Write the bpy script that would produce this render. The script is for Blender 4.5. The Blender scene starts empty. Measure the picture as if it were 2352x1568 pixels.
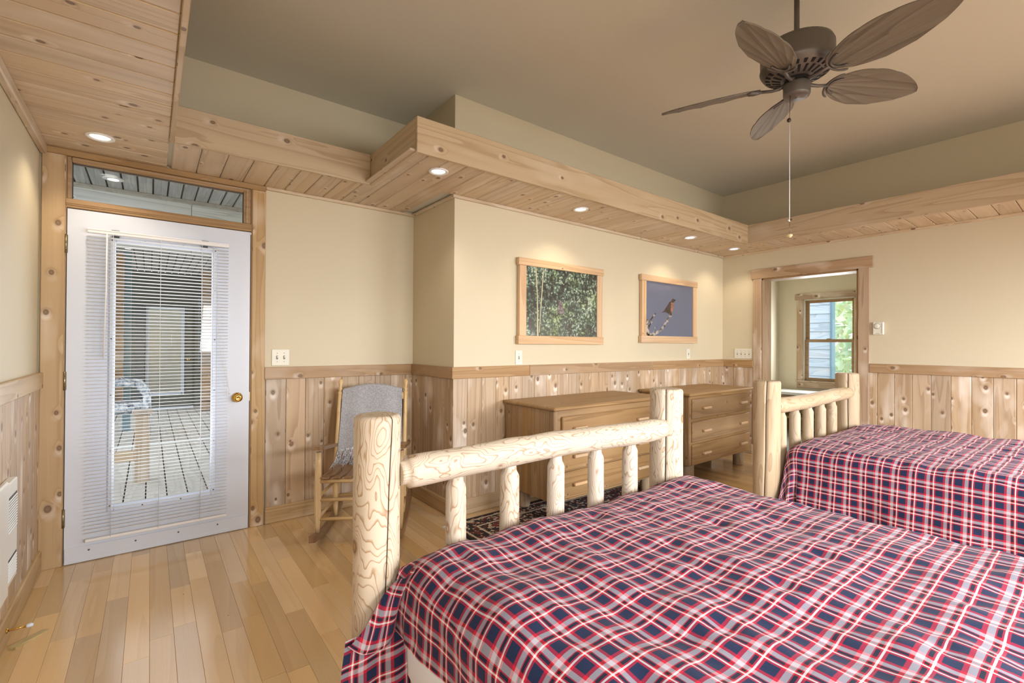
import bpy, bmesh, math, random
from mathutils import Vector, Matrix, noise as mnoise
C = bpy.context.scene.collection
SC = bpy.context.scene
PI = math.pi
sin, cos = math.sin, math.cos
rng = random.Random(7)

# ------------------------------------------------------------------ camera
cam = bpy.data.cameras.new('camera')
cam.sensor_width = 36.0
cam.lens = 16.444
cam.clip_start = 0.02
cam_o = bpy.data.objects.new('camera', cam)
C.objects.link(cam_o)
cam_o.matrix_world = Matrix(((0.79097509, -0.00797239, -0.61179641, 0),
                             (-0.61182448, -0.0014725, -0.79099219, 0),
                             (0.00540523, 0.99996714, -0.00604242, 1.26),
                             (0, 0, 0, 1)))
SC.camera = cam_o

# ------------------------------------------------------------------ world, lights, exposure
SC.view_settings.view_transform = 'Standard'
SC.view_settings.look = 'None'
SC.view_settings.gamma = 1.0
SC.view_settings.use_curve_mapping = False
SC.view_settings.exposure = -0.30
w = bpy.data.worlds.new('overcast_sky')
SC.world = w
w.use_nodes = True
bg = w.node_tree.nodes['Background']
bg.inputs[0].default_value = (0.80, 0.90, 1.0, 1)
bg.inputs[1].default_value = 3.4


def area(name, loc, rot, sx, sy, power, col, spread=PI):
    l = bpy.data.lights.new(name, 'AREA')
    l.shape = 'RECTANGLE'
    l.size = sx
    l.size_y = sy
    l.energy = power
    l.color = col
    l.spread = spread
    o = bpy.data.objects.new(name, l)
    C.objects.link(o)
    o.location = loc
    o.rotation_euler = rot
    return o


# daylight through the bedroom windows in the wall behind the camera
DAY = (0.97, 0.98, 1.0)
area('daylight_lamp', (1.6, -1.70, 1.47), (math.radians(47), 0, 0), 1.9, 1.0, 150, DAY, math.radians(140))
area('daylight_lamp', (4.2, -1.70, 1.47), (math.radians(47), 0, 0), 1.9, 1.0, 150, DAY, math.radians(140))
area('daylight_lamp', (-0.56, -0.85, 1.45), (0, math.radians(-50), 0), 1.0, 1.1, 60, DAY, math.radians(150))  # added side lamp in an unseen left-wall opening, brightens the alcove return
# daylight of the glazed door, strengthened by added lamps
area('door_daylight_fill', (0.08, 3.80, 1.25), (math.radians(-90), 0, 0), 0.5, 1.3, 4.5, (0.92, 0.96, 1.0))
area('door_daylight_fill', (0.08, 3.555, 1.15), (math.radians(-80), 0, 0), 0.46, 1.4, 4.5, (0.92, 0.96, 1.0))  # unseen fill added on the room side of the blind, lifts the soffit
# daylight entering the room beyond the doorway through its own window
area('daylight_lamp', (7.72, 2.58, 1.36), (PI / 2, 0, PI / 2), 0.6, 1.0, 34, (0.95, 0.98, 1.0))
WARM = (1.0, 0.85, 0.66)
LAMP_W = 14
# ------------------------------------------------------------------ helpers


def S(r, g, b):
    f = lambda c: (c / 255 / 12.92) if c / 255 <= 0.04045 else ((c / 255 + 0.055) / 1.055) ** 2.4
    return (f(r), f(g), f(b), 1.0)


class MB:
    """collects simple shapes and links them as one mesh object"""

    def __init__(self):
        self.v, self.f, self.m, self.uv, self.sm = [], [], [], None, []

    def add(self, vs, fs, mi=0, smooth=False):
        b = len(self.v)
        self.v += [tuple(p) for p in vs]
        for f in fs:
            self.f.append(tuple(i + b for i in f))
            self.m.append(mi)
            self.sm.append(smooth)

    def box(self, x0, x1, y0, y1, z0, z1, mi=0):
        vs = [(x, y, z) for x in (x0, x1) for y in (y0, y1) for z in (z0, z1)]
        self.add(vs, [(0, 1, 3, 2), (4, 6, 7, 5), (0, 4, 5, 1), (2, 3, 7, 6), (0, 2, 6, 4), (1, 5, 7, 3)], mi)
        return self

    def cbox(self, x0, x1, y0, y1, z0, z1, c=0.003, mi=0):
        """box with chamfered edges"""
        lo, hi = (x0, y0, z0), (x1, y1, z1)
        c = min(c, *(abs(hi[i] - lo[i]) * 0.45 for i in range(3)))
        vs, idx = [], {}
        for sx in (0, 1):
            for sy in (0, 1):
                for sz in (0, 1):
                    for ax in range(3):
                        p = []
                        for i, s in enumerate((sx, sy, sz)):
                            e = hi[i] if s else lo[i]
                            p.append(e if i == ax else (e - c if s else e + c))
                        idx[(sx, sy, sz, ax)] = len(vs)
                        vs.append(tuple(p))
        fs = []
        for ax in range(3):
            o = [i for i in range(3) if i != ax]
            for s in (0, 1):
                q = []
                for a, b in ((0, 0), (1, 0), (1, 1), (0, 1)):
                    k = [0, 0, 0]
                    k[ax] = s
                    k[o[0]] = a
                    k[o[1]] = b
                    q.append(idx[(*k, ax)])
                fs.append(tuple(q))
        for ax in range(3):
            o = [i for i in range(3) if i != ax]
            for a in (0, 1):
                for b in (0, 1):
                    q = []
                    for s, w_ in ((0, o[0]), (1, o[0]), (1, o[1]), (0, o[1])):
                        k = [0, 0, 0]
                        k[ax] = s
                        k[o[0]] = a
                        k[o[1]] = b
                        q.append(idx[(*k, w_)])
                    fs.append(tuple(q))
        for sx in (0, 1):
            for sy in (0, 1):
                for sz in (0, 1):
                    fs.append(tuple(idx[(sx, sy, sz, a)] for a in range(3)))
        self.add(vs, fs, mi)
        return self

    def tube(self, pts, rad, seg=10, mi=0, cap=True, smooth=True):
        """tube along points; rad may be a number or one per point"""
        pts = [Vector(p) for p in pts]
        n = len(pts)
        rad = rad if isinstance(rad, (list, tuple)) else [rad] * n
        t0 = (pts[1] - pts[0]).normalized()
        up = Vector((0, 0, 1)) if abs(t0.z) < 0.9 else Vector((1, 0, 0))
        nx = t0.cross(up).normalized()
        vs, fs = [], []
        for i, p in enumerate(pts):
            t = (pts[min(i + 1, n - 1)] - pts[max(i - 1, 0)]).normalized()
            nx = (nx - t * nx.dot(t)).normalized()
            ny = t.cross(nx)
            for k in range(seg):
                a = 2 * PI * k / seg
                vs.append(p + (nx * cos(a) + ny * sin(a)) * rad[i])
        for i in range(n - 1):
            for k in range(seg):
                k2 = (k + 1) % seg
                fs.append((i * seg + k, i * seg + k2, (i + 1) * seg + k2, (i + 1) * seg + k))
        self.add(vs, fs, mi, smooth)
        if cap:
            b = len(self.v) - len(vs)
            self.f.append(tuple(b + k for k in reversed(range(seg))))
            self.f.append(tuple(b + (n - 1) * seg + k for k in range(seg)))
            self.m += [mi, mi]
            self.sm += [False, False]
        return self

    def lathe(self, prof, seg=24, c=(0, 0, 0), mi=0, smooth=True):
        """prof: list of (radius, z) about the vertical axis at c"""
        vs, fs = [], []
        for r, z in prof:
            for k in range(seg):
                a = 2 * PI * k / seg
                vs.append((c[0] + r * cos(a), c[1] + r * sin(a), c[2] + z))
        for i in range(len(prof) - 1):
            for k in range(seg):
                k2 = (k + 1) % seg
                fs.append((i * seg + k, i * seg + k2, (i + 1) * seg + k2, (i + 1) * seg + k))
        self.add(vs, fs, mi, smooth)
        b = len(self.v) - len(vs)
        if prof[0][0] > 1e-6:
            self.f.append(tuple(b + k for k in reversed(range(seg))))
            self.m.append(mi)
            self.sm.append(False)
        if prof[-1][0] > 1e-6:
            e = b + (len(prof) - 1) * seg
            self.f.append(tuple(e + k for k in range(seg)))
            self.m.append(mi)
            self.sm.append(False)
        return self

    def grid(self, P, nu, nv, mi=0, smooth=True, uv=None):
        vs = [P(i, j) for i in range(nu) for j in range(nv)]
        fs = [(i * nv + j, (i + 1) * nv + j, (i + 1) * nv + j + 1, i * nv + j + 1) for i in range(nu - 1) for j in range(nv - 1)]
        if uv:
            if self.uv is None:
                self.uv = {}
            b = len(self.v)
            for i in range(nu):
                for j in range(nv):
                    self.uv[b + i * nv + j] = uv(i, j)
        self.add(vs, fs, mi, smooth)
        return self

    def poly(self, pts, mi=0):
        self.add(pts, [tuple(range(len(pts)))], mi)
        return self

    def xf(self, M, start=0):
        for i in range(start, len(self.v)):
            self.v[i] = tuple(M @ Vector(self.v[i]))
        return self

    def mesh(self, name, mats):
        me = bpy.data.meshes.new(name)
        me.from_pydata(self.v, [], self.f)
        for m in (mats if isinstance(mats, (list, tuple)) else [mats]):
            me.materials.append(m)
        me.polygons.foreach_set('material_index', self.m)
        me.polygons.foreach_set('use_smooth', self.sm)
        if self.uv:
            ul = me.uv_layers.new(name='UVMap')
            for li, l in enumerate(me.loops):
                ul.data[li].uv = self.uv.get(l.vertex_index, (0, 0))
        me.update()
        bm = bmesh.new()
        bm.from_mesh(me)
        bmesh.ops.recalc_face_normals(bm, faces=bm.faces)
        bm.to_mesh(me)
        bm.free()
        return me

    def obj(self, name, mats, parent=None, **props):
        o = bpy.data.objects.new(name, self.mesh(name, mats))
        C.objects.link(o)
        if parent:
            o.parent = parent
        for k, v in props.items():
            o[k] = v
        return o


def tag(o, label, cat, group=None):
    o['label'] = label
    o['category'] = cat
    if group:
        o['group'] = group
    return o


def thing(name, label, cat, loc=(0, 0, 0), rz=0, group=None):
    o = bpy.data.objects.new(name, None)
    o.empty_display_size = 0.1
    C.objects.link(o)
    o.location = loc
    o.rotation_euler = (0, 0, rz)
    return tag(o, label, cat, group)


def struct_root(name):
    o = bpy.data.objects.new(name, None)
    C.objects.link(o)
    o['kind'] = 'structure'
    return o


def link_copy(src, parent, loc=None, rz=None):
    o = src.copy()
    C.objects.link(o)
    o.parent = parent
    if loc is not None:
        o.location = loc
    if rz is not None:
        o.rotation_euler.z = rz
    return o


# ------------------------------------------------------------------ materials


class N:
    def __init__(self, name):
        self.mat = bpy.data.materials.new(name)
        self.mat.use_nodes = True
        self.t = self.mat.node_tree
        self.b = self.t.nodes['Principled BSDF']
        self.out = self.t.nodes['Material Output']

    def n(self, typ, **kw):
        nd = self.t.nodes.new(typ)
        ins = kw.pop('ins', {})
        for k, v in kw.items():
            setattr(nd, k, v)
        for k, v in ins.items():
            self.set(nd.inputs[k], v)
        return nd

    def set(self, sock, v):
        if isinstance(v, bpy.types.NodeSocket):
            self.t.links.new(v, sock)
        else:
            sock.default_value = v

    def math(self, op, a, b=None, c=None, clamp=False):
        nd = self.n('ShaderNodeMath', operation=op, use_clamp=clamp)
        self.set(nd.inputs[0], a)
        if b is not None:
            self.set(nd.inputs[1], b)
        if c is not None:
            self.set(nd.inputs[2], c)
        return nd.outputs[0]

    def vmath(self, op, a, b):
        nd = self.n('ShaderNodeVectorMath', operation=op)
        self.set(nd.inputs[0], a)
        self.set(nd.inputs[1], b)
        return nd.outputs[0]

    def mix(self, f, a, b, blend='MIX'):
        nd = self.n('ShaderNodeMix', data_type='RGBA', blend_type=blend)
        self.set(nd.inputs[0], f)
        self.set(nd.inputs[6], a)
        self.set(nd.inputs[7], b)
        return nd.outputs[2]

    def rng(self, v, a, b, c=0.0, d=1.0, smooth=False):
        nd = self.n('ShaderNodeMapRange')
        if smooth:
            nd.interpolation_type = 'SMOOTHSTEP'
        for i, x in enumerate((v, a, b, c, d)):
            self.set(nd.inputs[i], x)
        return nd.outputs[0]

    def noise(self, vec, scale, detail=2.0, rough=0.5, dist=0.0):
        nd = self.n('ShaderNodeTexNoise')
        self.set(nd.inputs['Vector'], vec)
        nd.inputs['Scale'].default_value = scale
        nd.inputs['Detail'].default_value = detail
        nd.inputs['Roughness'].default_value = rough
        nd.inputs['Distortion'].default_value = dist
        return nd.outputs[0]

    def ramp(self, v, stops, const=False):
        nd = self.n('ShaderNodeValToRGB')
        r = nd.color_ramp
        if const:
            r.interpolation = 'CONSTANT'
        while len(r.elements) > 1:
            r.elements.remove(r.elements[0])
        r.elements[0].position = stops[0][0]
        r.elements[0].color = stops[0][1]
        for p, c in stops[1:]:
            e = r.elements.new(p)
            e.color = c
        self.set(nd.inputs[0], v)
        return nd.outputs[0]

    def bump(self, h, strength=0.2, dist=0.01):
        nd = self.n('ShaderNodeBump')
        nd.inputs['Strength'].default_value = strength
        nd.inputs['Distance'].default_value = dist
        self.set(nd.inputs['Height'], h)
        self.t.links.new(nd.outputs[0], self.b.inputs['Normal'])


def paint(name, col, rough=0.6, metal=0.0, bump=0.0, bscale=300, var=0.0, spec=0.5, coat=0.0):
    m = N(name)
    m.b.inputs['Base Color'].default_value = col
    m.b.inputs['Roughness'].default_value = rough
    m.b.inputs['Metallic'].default_value = metal
    m.b.inputs['Specular IOR Level'].default_value = spec
    m.b.inputs['Coat Weight'].default_value = coat
    tc = m.n('ShaderNodeTexCoord')
    if bump:
        m.bump(m.noise(tc.outputs['Object'], bscale, 2), bump, 0.002)
    if var:
        n = m.noise(tc.outputs['Object'], 2.5, 3)
        dark = tuple(c * (1 - var) for c in col[:3]) + (1,)
        m.set(m.b.inputs['Base Color'], m.mix(n, dark, col))
    return m.mat


def wood(name, c1, c2, line, axis='Z', rings=9.0, nscale=5.0, stretch=0.13, line_amt=0.45, knots=7.0, kr=0.085, krare=0.35,
         rough=0.5, tone=0.16, streak=0.35, bump=0.08, fine=0.35, flat=True, saw=1.0, ndet=1.5, thin=0.7, kcol=(S(98, 70, 48), S(126, 98, 72)), coat=0.0, spec=0.4):
    """boards: contour grain stretched along one axis, knots, chatoyant glints painted in as pale colour; each board gets its own offset and tone"""
    m = N(name)
    tc = m.n('ShaderNodeTexCoord')
    oi = m.n('ShaderNodeObjectInfo')
    ge = m.n('ShaderNodeNewGeometry')
    r = m.math('FRACT', m.math('ADD', oi.outputs['Random'], m.math('MULTIPLY', ge.outputs['Random Per Island'], 0.73)))
    off = m.n('ShaderNodeCombineXYZ')
    for i, k in enumerate((17.3, 41.7, 29.1)):
        m.set(off.inputs[i], m.math('MULTIPLY', r, k))
    V = m.vmath('ADD', tc.outputs['Object'], off.outputs[0])
    ai = 'XYZ'.index(axis)
    sv = [1.0, 1.0, 1.0]
    sv[ai] = stretch
    P = m.vmath('MULTIPLY', V, tuple(sv))
    fv = [1.0, 1.0, 1.0]
    fv[ai] = 0.02
    F = m.vmath('MULTIPLY', V, tuple(fv))
    # knots
    kv = [1.0, 1.0, 1.0]
    kv[ai] = 0.75
    KV = m.vmath('MULTIPLY', V, tuple(kv))
    if flat:
        av = [0.0, 0.0, 0.0]
        av[ai] = 1.0
        T_ = m.vmath('CROSS_PRODUCT', ge.outputs['True Normal'], tuple(av))
        du = m.n('ShaderNodeVectorMath', operation='DOT_PRODUCT', ins={0: V, 1: T_}).outputs['Value']
        sx = m.n('ShaderNodeSeparateXYZ', ins={0: V})
        cb = m.n('ShaderNodeCombineXYZ', ins={0: du, 1: m.math('MULTIPLY', sx.outputs[ai], 0.75)})
        KV = cb.outputs[0]
    vo = m.n('ShaderNodeTexVoronoi', ins={'Vector': KV, 'Scale': knots, 'Randomness': 1.0})
    if flat:
        vo.voronoi_dimensions = '2D'
    d = vo.outputs['Distance']
    sep = m.n('ShaderNodeSeparateColor', ins={0: vo.outputs['Color']})
    keep = m.math('LESS_THAN', sep.outputs[0], krare)
    d = m.math('ADD', d, m.math('MULTIPLY', m.math('SUBTRACT', 1.0, keep), 5.0))
    rad = m.math('MULTIPLY', m.math('ADD', m.math('MULTIPLY', sep.outputs[1], 0.6), 0.6), kr)
    dn = m.math('DIVIDE', d, rad)
    # growth rings
    n1 = m.noise(P, nscale, ndet, 0.45, 0.25)
    warp = m.math('MULTIPLY', m.rng(dn, 0.0, 4.0, 1.0, 0.0, True), 0.22)
    ph = m.math('MULTIPLY', m.math('ADD', n1, warp), rings)
    fr = m.math('FRACT', ph)
    ln = m.rng(fr, thin, 1.0, 0.0, 1.0, True)
    ln = m.math('MULTIPLY', ln, m.rng(fr, 0.97, 1.0, 1.0, 0.0))
    fn = m.noise(F, 160, 2, 0.6)
    col = m.mix(m.rng(fr, 0.0, 0.9, 0.0, saw), c1, m.mix(0.5, c1, c2))
    col = m.mix(m.math('MULTIPLY', ln, line_amt), col, line)
    col = m.mix(m.math('MULTIPLY', m.rng(fn, 0.35, 0.75), fine), col, c2)
    patch = m.noise(m.vmath('MULTIPLY', V, tuple(0.35 if i == ai else 1.0 for i in range(3))), 6.5, 2)
    glow = m.rng(patch, 0.54, 0.8, 0.0, streak)
    sh = [0.0, 0.0, 0.0]
    sh[1 if flat else ai] = 0.016 if flat else 0.02
    vo2 = m.n('ShaderNodeTexVoronoi', ins={'Vector': m.vmath('ADD', KV, tuple(sh)), 'Scale': knots, 'Randomness': 1.0})
    if flat:
        vo2.voronoi_dimensions = '2D'
    sep2 = m.n('ShaderNodeSeparateColor', ins={0: vo2.outputs['Color']})
    d2 = m.math('DIVIDE', vo2.outputs['Distance'], rad)
    near = m.math('MULTIPLY', m.rng(d2, 0.5, 3.0, 1.0, 0.0, True), m.math('MULTIPLY', m.math('LESS_THAN', sep2.outputs[0], krare), m.rng(patch, 0.36, 0.58, 0.1, min(1.0, streak * 1.3))))
    col = m.mix(m.math('MAXIMUM', glow, near), col, S(236, 224, 210))  # wood glints and pale blotches mixed straight into the base colour
    kn = m.rng(dn, 0.85, 1.15, 1.0, 0.0)
    kc = m.mix(m.rng(dn, 0.35, 0.9), kcol[1], kcol[0])
    halo = m.math('MULTIPLY', m.rng(dn, 1.0, 1.9, 1.0, 0.0, True), 0.45)
    col = m.mix(halo, col, line)
    col = m.mix(m.math('MULTIPLY', kn, 0.85), col, kc)
    hs = m.n('ShaderNodeHueSaturation')
    m.set(hs.inputs['Color'], col)
    m.set(hs.inputs['Value'], m.math('ADD', m.math('MULTIPLY', m.math('SUBTRACT', r, 0.5), tone), 1.0))
    m.set(hs.inputs['Saturation'], m.math('ADD', m.math('MULTIPLY', m.math('FRACT', m.math('MULTIPLY', r, 7.77)), 0.2), 0.9))
    m.set(m.b.inputs['Base Color'], hs.outputs[0])
    m.b.inputs['Roughness'].default_value = rough
    m.b.inputs['Specular IOR Level'].default_value = spec
    m.b.inputs['Coat Weight'].default_value = coat
    m.b.inputs['Coat Roughness'].default_value = 0.12
    if bump:
        m.bump(m.math('ADD', m.math('MULTIPLY', fn, 0.5), m.math('MULTIPLY', kn, -0.6)), bump, 0.004)
    return m.mat


def woods(name, *a, **k):
    return {ax: wood(name + '_' + ax.lower(), *a, axis=ax, **k) for ax in 'XYZ'}


G = dict(rings=5.0, nscale=11.0, stretch=0.045, thin=0.6)
WAINS = woods('cedar_wainscot', S(192, 168, 140), S(168, 140, 110), S(136, 106, 78), streak=1.0, tone=0.2, krare=0.8, knots=6.6, kr=0.075, line_amt=0.3, **G)
CASING = woods('pine_casing', S(190, 160, 118), S(174, 142, 98), S(146, 112, 72), streak=0.5, tone=0.06, krare=0.8, knots=5.5, kr=0.075, line_amt=0.35, **G)
DOORW = woods('greyed_pine_casing', S(186, 160, 132), S(164, 136, 106), S(134, 104, 76), streak=0.8, tone=0.06, krare=0.7, knots=5.5, kr=0.07, line_amt=0.35, **G)
RAIL = woods('pine_chair_rail', S(174, 142, 104), S(156, 122, 84), S(128, 96, 62), streak=0.3, tone=0.06, krare=0.6, knots=5.5, kr=0.055, line_amt=0.35, **G)
BASEW = woods('pine_baseboard', S(194, 168, 130), S(176, 146, 106), S(148, 116, 78), streak=0.3, tone=0.06, krare=0.2, knots=5.5, kr=0.06, line_amt=0.35, **G)
SOFF = woods('cedar_soffit', S(212, 192, 164), S(194, 170, 140), S(156, 126, 94), streak=0.5, tone=0.12, krare=0.65, knots=6.0, kr=0.062, line_amt=0.3, **G)
FASC = woods('pine_fascia', S(196, 174, 142), S(178, 152, 116), S(148, 118, 84), streak=0.3, tone=0.06, krare=0.55, knots=5.0, kr=0.06, line_amt=0.35, rings=7.0, nscale=9.0, stretch=0.06, thin=0.65)
TRIMW = woods('brown_trim_wood', S(172, 142, 106), S(150, 118, 82), S(120, 90, 60), streak=0.1, tone=0.06, krare=0.1, line_amt=0.3, **G)
LOG = {ax: wood('peeled_log_' + ax.lower(), S(202, 189, 170), S(190, 173, 150), S(148, 108, 70), axis=ax, rings=20, nscale=10, flat=False, saw=0.25, ndet=2.5,
                stretch=0.33, line_amt=0.8, knots=7.5, kr=0.1, krare=0.6, rough=0.6, tone=0.05, streak=0.1, bump=0.12, fine=0.2, thin=0.66,
                kcol=(S(104, 82, 58), S(176, 148, 108))) for ax in 'XYZ'}
LOG2 = {ax: wood('honey_log_' + ax.lower(), S(188, 168, 140), S(172, 150, 120), S(138, 106, 74), axis=ax, rings=7, nscale=11.0, flat=False,
                 stretch=0.16, line_amt=0.4, knots=7.5, kr=0.09, krare=0.45, rough=0.6, tone=0.06, streak=0.1, bump=0.12, fine=0.3,
                 kcol=(S(104, 82, 58), S(156, 122, 84))) for ax in 'XYZ'}
DRES = woods('dresser_pine', S(162, 130, 90), S(144, 112, 74), S(110, 82, 50), streak=0.08, tone=0.08, krare=0.25, knots=6, kr=0.045, line_amt=0.4, **G)
FRAMEW = woods('picture_frame_wood', S(214, 182, 144), S(194, 158, 120), S(168, 130, 92), streak=0.1, tone=0.06, krare=0.12, kr=0.04, knots=9, line_amt=0.3, **G)
CHAIRW = woods('rocker_oak', S(212, 182, 132), S(192, 156, 104), S(164, 126, 78), streak=0.1, tone=0.05, krare=0.0, rough=0.35, line_amt=0.3, **G)
CHAIRD = woods('rocker_dark_oak', S(150, 118, 86), S(126, 94, 66), S(98, 70, 46), streak=0.0, tone=0.08, krare=0.0, rough=0.35, line_amt=0.3, **G)
FLOORM = wood('maple_floor', S(214, 184, 140), S(200, 166, 120), S(182, 144, 100), axis='Y', rings=5, nscale=7, stretch=0.06, line_amt=0.1, saw=0.5, krare=0.04, kr=0.02, knots=8, rough=0.16,
              tone=0.34, streak=0.0, bump=0.015, fine=0.25, coat=0.3, spec=0.5)
DECKM = wood('weathered_deck', S(196, 190, 180), S(170, 164, 152), S(136, 128, 114), axis='Y', rings=7, krare=0.1, rough=0.8, tone=0.12, streak=0.1, line_amt=0.25)
PORCHW = wood('whitewashed_board', S(236, 236, 232), S(214, 214, 210), S(140, 136, 130), axis='X', krare=0.3, rough=0.8, tone=0.14, streak=0.3, kr=0.05, line_amt=0.3, **{**G, 'rings': 7.0})
PORCHC = wood('porch_ceiling_board', S(190, 190, 188), S(140, 138, 134), S(116, 112, 108), axis='Y', krare=0.2, rough=0.8, tone=0.16, streak=0.5, kr=0.05, line_amt=0.15, fine=0.7, **G)
POSTW = wood('porch_post_wood', S(190, 174, 156), S(168, 150, 130), S(150, 124, 94), axis='Z', rough=0.75, tone=0.1, line_amt=0.3, kr=0.05, **G)
WEDGE = wood('cedar_shim', S(196, 176, 128), S(176, 154, 104), S(150, 128, 84), axis='X', krare=0, tone=0.0, rough=0.7)

WALL = paint('cream_wall_paint', S(209, 197, 169), 0.55, bump=0.06, bscale=220)
CEIL = paint('tan_ceiling_paint', S(208, 204, 190), 0.7, bump=0.05, bscale=200)
HALLW = paint('hall_wall_paint', S(216, 206, 182), 0.6, bump=0.05)
WHITE = paint('white_door_paint', S(214, 220, 232), 0.4, bump=0.03, bscale=150)
BLINDM = paint('white_blind_vinyl', S(236, 236, 238), 0.45)
CORD = paint('white_cord', S(225, 225, 225), 0.7)
PLATE = paint('ivory_plastic', S(226, 222, 206), 0.4)
PLATED = paint('plastic_grey', S(120, 116, 106), 0.5)  # plain grey for plate slots, screws, dial ring and tile base
BRASS = paint('polished_brass', S(214, 172, 92), 0.18, metal=1.0)
HINGE = paint('aged_brass_hinge', S(150, 140, 112), 0.35, metal=1.0)
DARK = paint('black_gap', S(22, 18, 15), 0.9)
CRACK = paint('dark_wood_check', S(64, 44, 28), 0.9)
SCREW = paint('grey_screw', S(110, 110, 112), 0.4, metal=0.6)
HEAT = paint('heater_enamel', S(228, 226, 218), 0.35)
CHROME = paint('light_trim_white', S(232, 230, 226), 0.35)
BRONZE = paint('fan_bronze', S(104, 97, 91), 0.45, metal=0.5, bump=0.05, bscale=400)
SHEET = paint('white_sheet', S(232, 238, 246), 0.75, bump=0.1, bscale=60)
CHAIN = paint('pull_chain', S(120, 104, 88), 0.4, metal=0.8)
KNOBG = paint('amber_glass_knob', S(200, 180, 130), 0.1, spec=0.8, coat=0.6)
GREEN = paint('dark_green_siding', S(92, 98, 86), 0.7, var=0.25)
DGREY = paint('dark_grey_trim', S(70, 74, 78), 0.7)  # plain dark grey for gasket, brackets and backing boards
TEAL = paint('teal_trim', S(112, 142, 152), 0.6)
LOGWALL = wood('stacked_log_wall', S(190, 158, 122), S(164, 130, 96), S(120, 88, 60), axis='X', rough=0.8, tone=0.2)
SIDING = wood('grey_shingle', S(196, 206, 214), S(170, 182, 192), S(138, 150, 160), axis='Y', krare=0.05, tone=0.12, rough=0.8)
TILE = paint('pale_blue_tile', S(206, 216, 226), 0.15, var=0.15)
STONE = paint('bench_top_white', S(222, 222, 216), 0.35)
BARK = paint('tree_bark', S(96, 80, 62), 0.9, bump=0.4, bscale=30)


def glass_mat(name, tint=(1, 1, 1, 1), refl=0.03):
    m = N(name)
    tr = m.n('ShaderNodeBsdfTransparent')
    tr.inputs[0].default_value = tint
    gl = m.n('ShaderNodeBsdfGlossy')
    gl.inputs['Roughness'].default_value = 0.02
    lw = m.n('ShaderNodeLayerWeight')
    lw.inputs[0].default_value = 0.5
    fz = m.math('ADD', refl, m.math('MULTIPLY', m.math('POWER', lw.outputs['Facing'], 5.0), 0.9), clamp=True)
    mx = m.n('ShaderNodeMixShader')
    m.set(mx.inputs[0], fz)
    m.t.links.new(tr.outputs[0], mx.inputs[1])
    m.t.links.new(gl.outputs[0], mx.inputs[2])
    m.t.links.new(mx.outputs[0], m.out.inputs[0])
    return m.mat


GLASS = glass_mat('window_glass')
PICGLASS = glass_mat('picture_glass', refl=0.07)


def emit(name, col, strength):
    m = N(name)
    m.b.inputs['Base Color'].default_value = (0, 0, 0, 1)
    m.b.inputs['Emission Color'].default_value = col
    m.b.inputs['Emission Strength'].default_value = strength
    return m.mat


LAMPE = emit('lamp_glow', (1.0, 0.93, 0.80, 1), 9.0)


def plaid_mat(name, period=0.075):
    m = N(name)
    uv = m.n('ShaderNodeUVMap')
    sep = m.n('ShaderNodeSeparateXYZ', ins={0: uv.outputs[0]})
    W, R, Nv, K, Wt = (0.44, 0.42, 0.47, 1), (0.50, 0.012, 0.035, 1), (0.010, 0.020, 0.058, 1), (0.010, 0.008, 0.010, 1), (0.84, 0.80, 0.80, 1)
    stops = [(0.0, Wt), (0.055, R), (0.105, K), (0.205, R), (0.24, W), (0.415, R), (0.535, Nv), (0.925, R)]
    cols = []
    for k in (0, 1):
        f = m.math('FRACT', m.math('DIVIDE', sep.outputs[k], period))
        cols.append(m.ramp(f, stops, True))
    col = m.mix(0.5, cols[0], cols[1])
    # red crossing red glows brighter
    m.set(m.b.inputs['Base Color'], col)
    m.b.inputs['Roughness'].default_value = 0.75
    m.b.inputs['Sheen Weight'].default_value = 0.06
    m.b.inputs['Sheen Roughness'].default_value = 0.4
    m.b.inputs['Specular IOR Level'].default_value = 0.25
    tw = m.n('ShaderNodeTexWave', ins={'Vector': uv.outputs[0], 'Scale': 420.0, 'Distortion': 0.0})
    tw.bands_direction = 'DIAGONAL'
    m.bump(tw.outputs[0], 0.06, 0.001)
    return m.mat


PLAID = plaid_mat('plaid_cotton')


def rug_mat():
    m = N('persian_rug_wool')
    tc = m.n('ShaderNodeTexCoord')
    V = tc.outputs['Object']
    vo = m.n('ShaderNodeTexVoronoi', ins={'Vector': V, 'Scale': 55.0})
    vo.distance = 'MANHATTAN'
    n = m.noise(V, 16, 2)
    sep = m.n('ShaderNodeSeparateColor', ins={0: vo.outputs['Color']})
    col = m.ramp(m.math('ADD', m.math('MULTIPLY', sep.outputs[0], 0.8), m.math('MULTIPLY', n, 0.25)),
                 [(0.0, S(34, 28, 30)), (0.38, S(108, 44, 34)), (0.55, S(40, 32, 34)), (0.72, S(176, 160, 138)), (0.9, S(92, 40, 34))], True)
    pos = m.n('ShaderNodeSeparateXYZ', ins={0: V})
    # border bands by distance to the long and short edges (half sizes 1.13 x 0.56)
    dx = m.math('SUBTRACT', 1.13, m.math('ABSOLUTE', pos.outputs[0]))
    dy = m.math('SUBTRACT', 0.56, m.math('ABSOLUTE', pos.outputs[1]))
    e = m.math('MINIMUM', dx, dy)
    edge = m.math('LESS_THAN', e, 0.025)
    col = m.mix(edge, col, S(24, 20, 22))
    band = m.math('MULTIPLY', m.math('GREATER_THAN', e, 0.04), m.math('LESS_THAN', e, 0.055))
    col = m.mix(band, col, S(186, 172, 150))
    band2 = m.math('MULTIPLY', m.math('GREATER_THAN', e, 0.15), m.math('LESS_THAN', e, 0.165))
    col = m.mix(band2, col, S(186, 172, 150))
    m.set(m.b.inputs['Base Color'], col)
    m.b.inputs['Roughness'].default_value = 0.95
    m.bump(m.noise(V, 300, 2), 0.3, 0.004)
    return m.mat


RUG = rug_mat()


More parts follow.
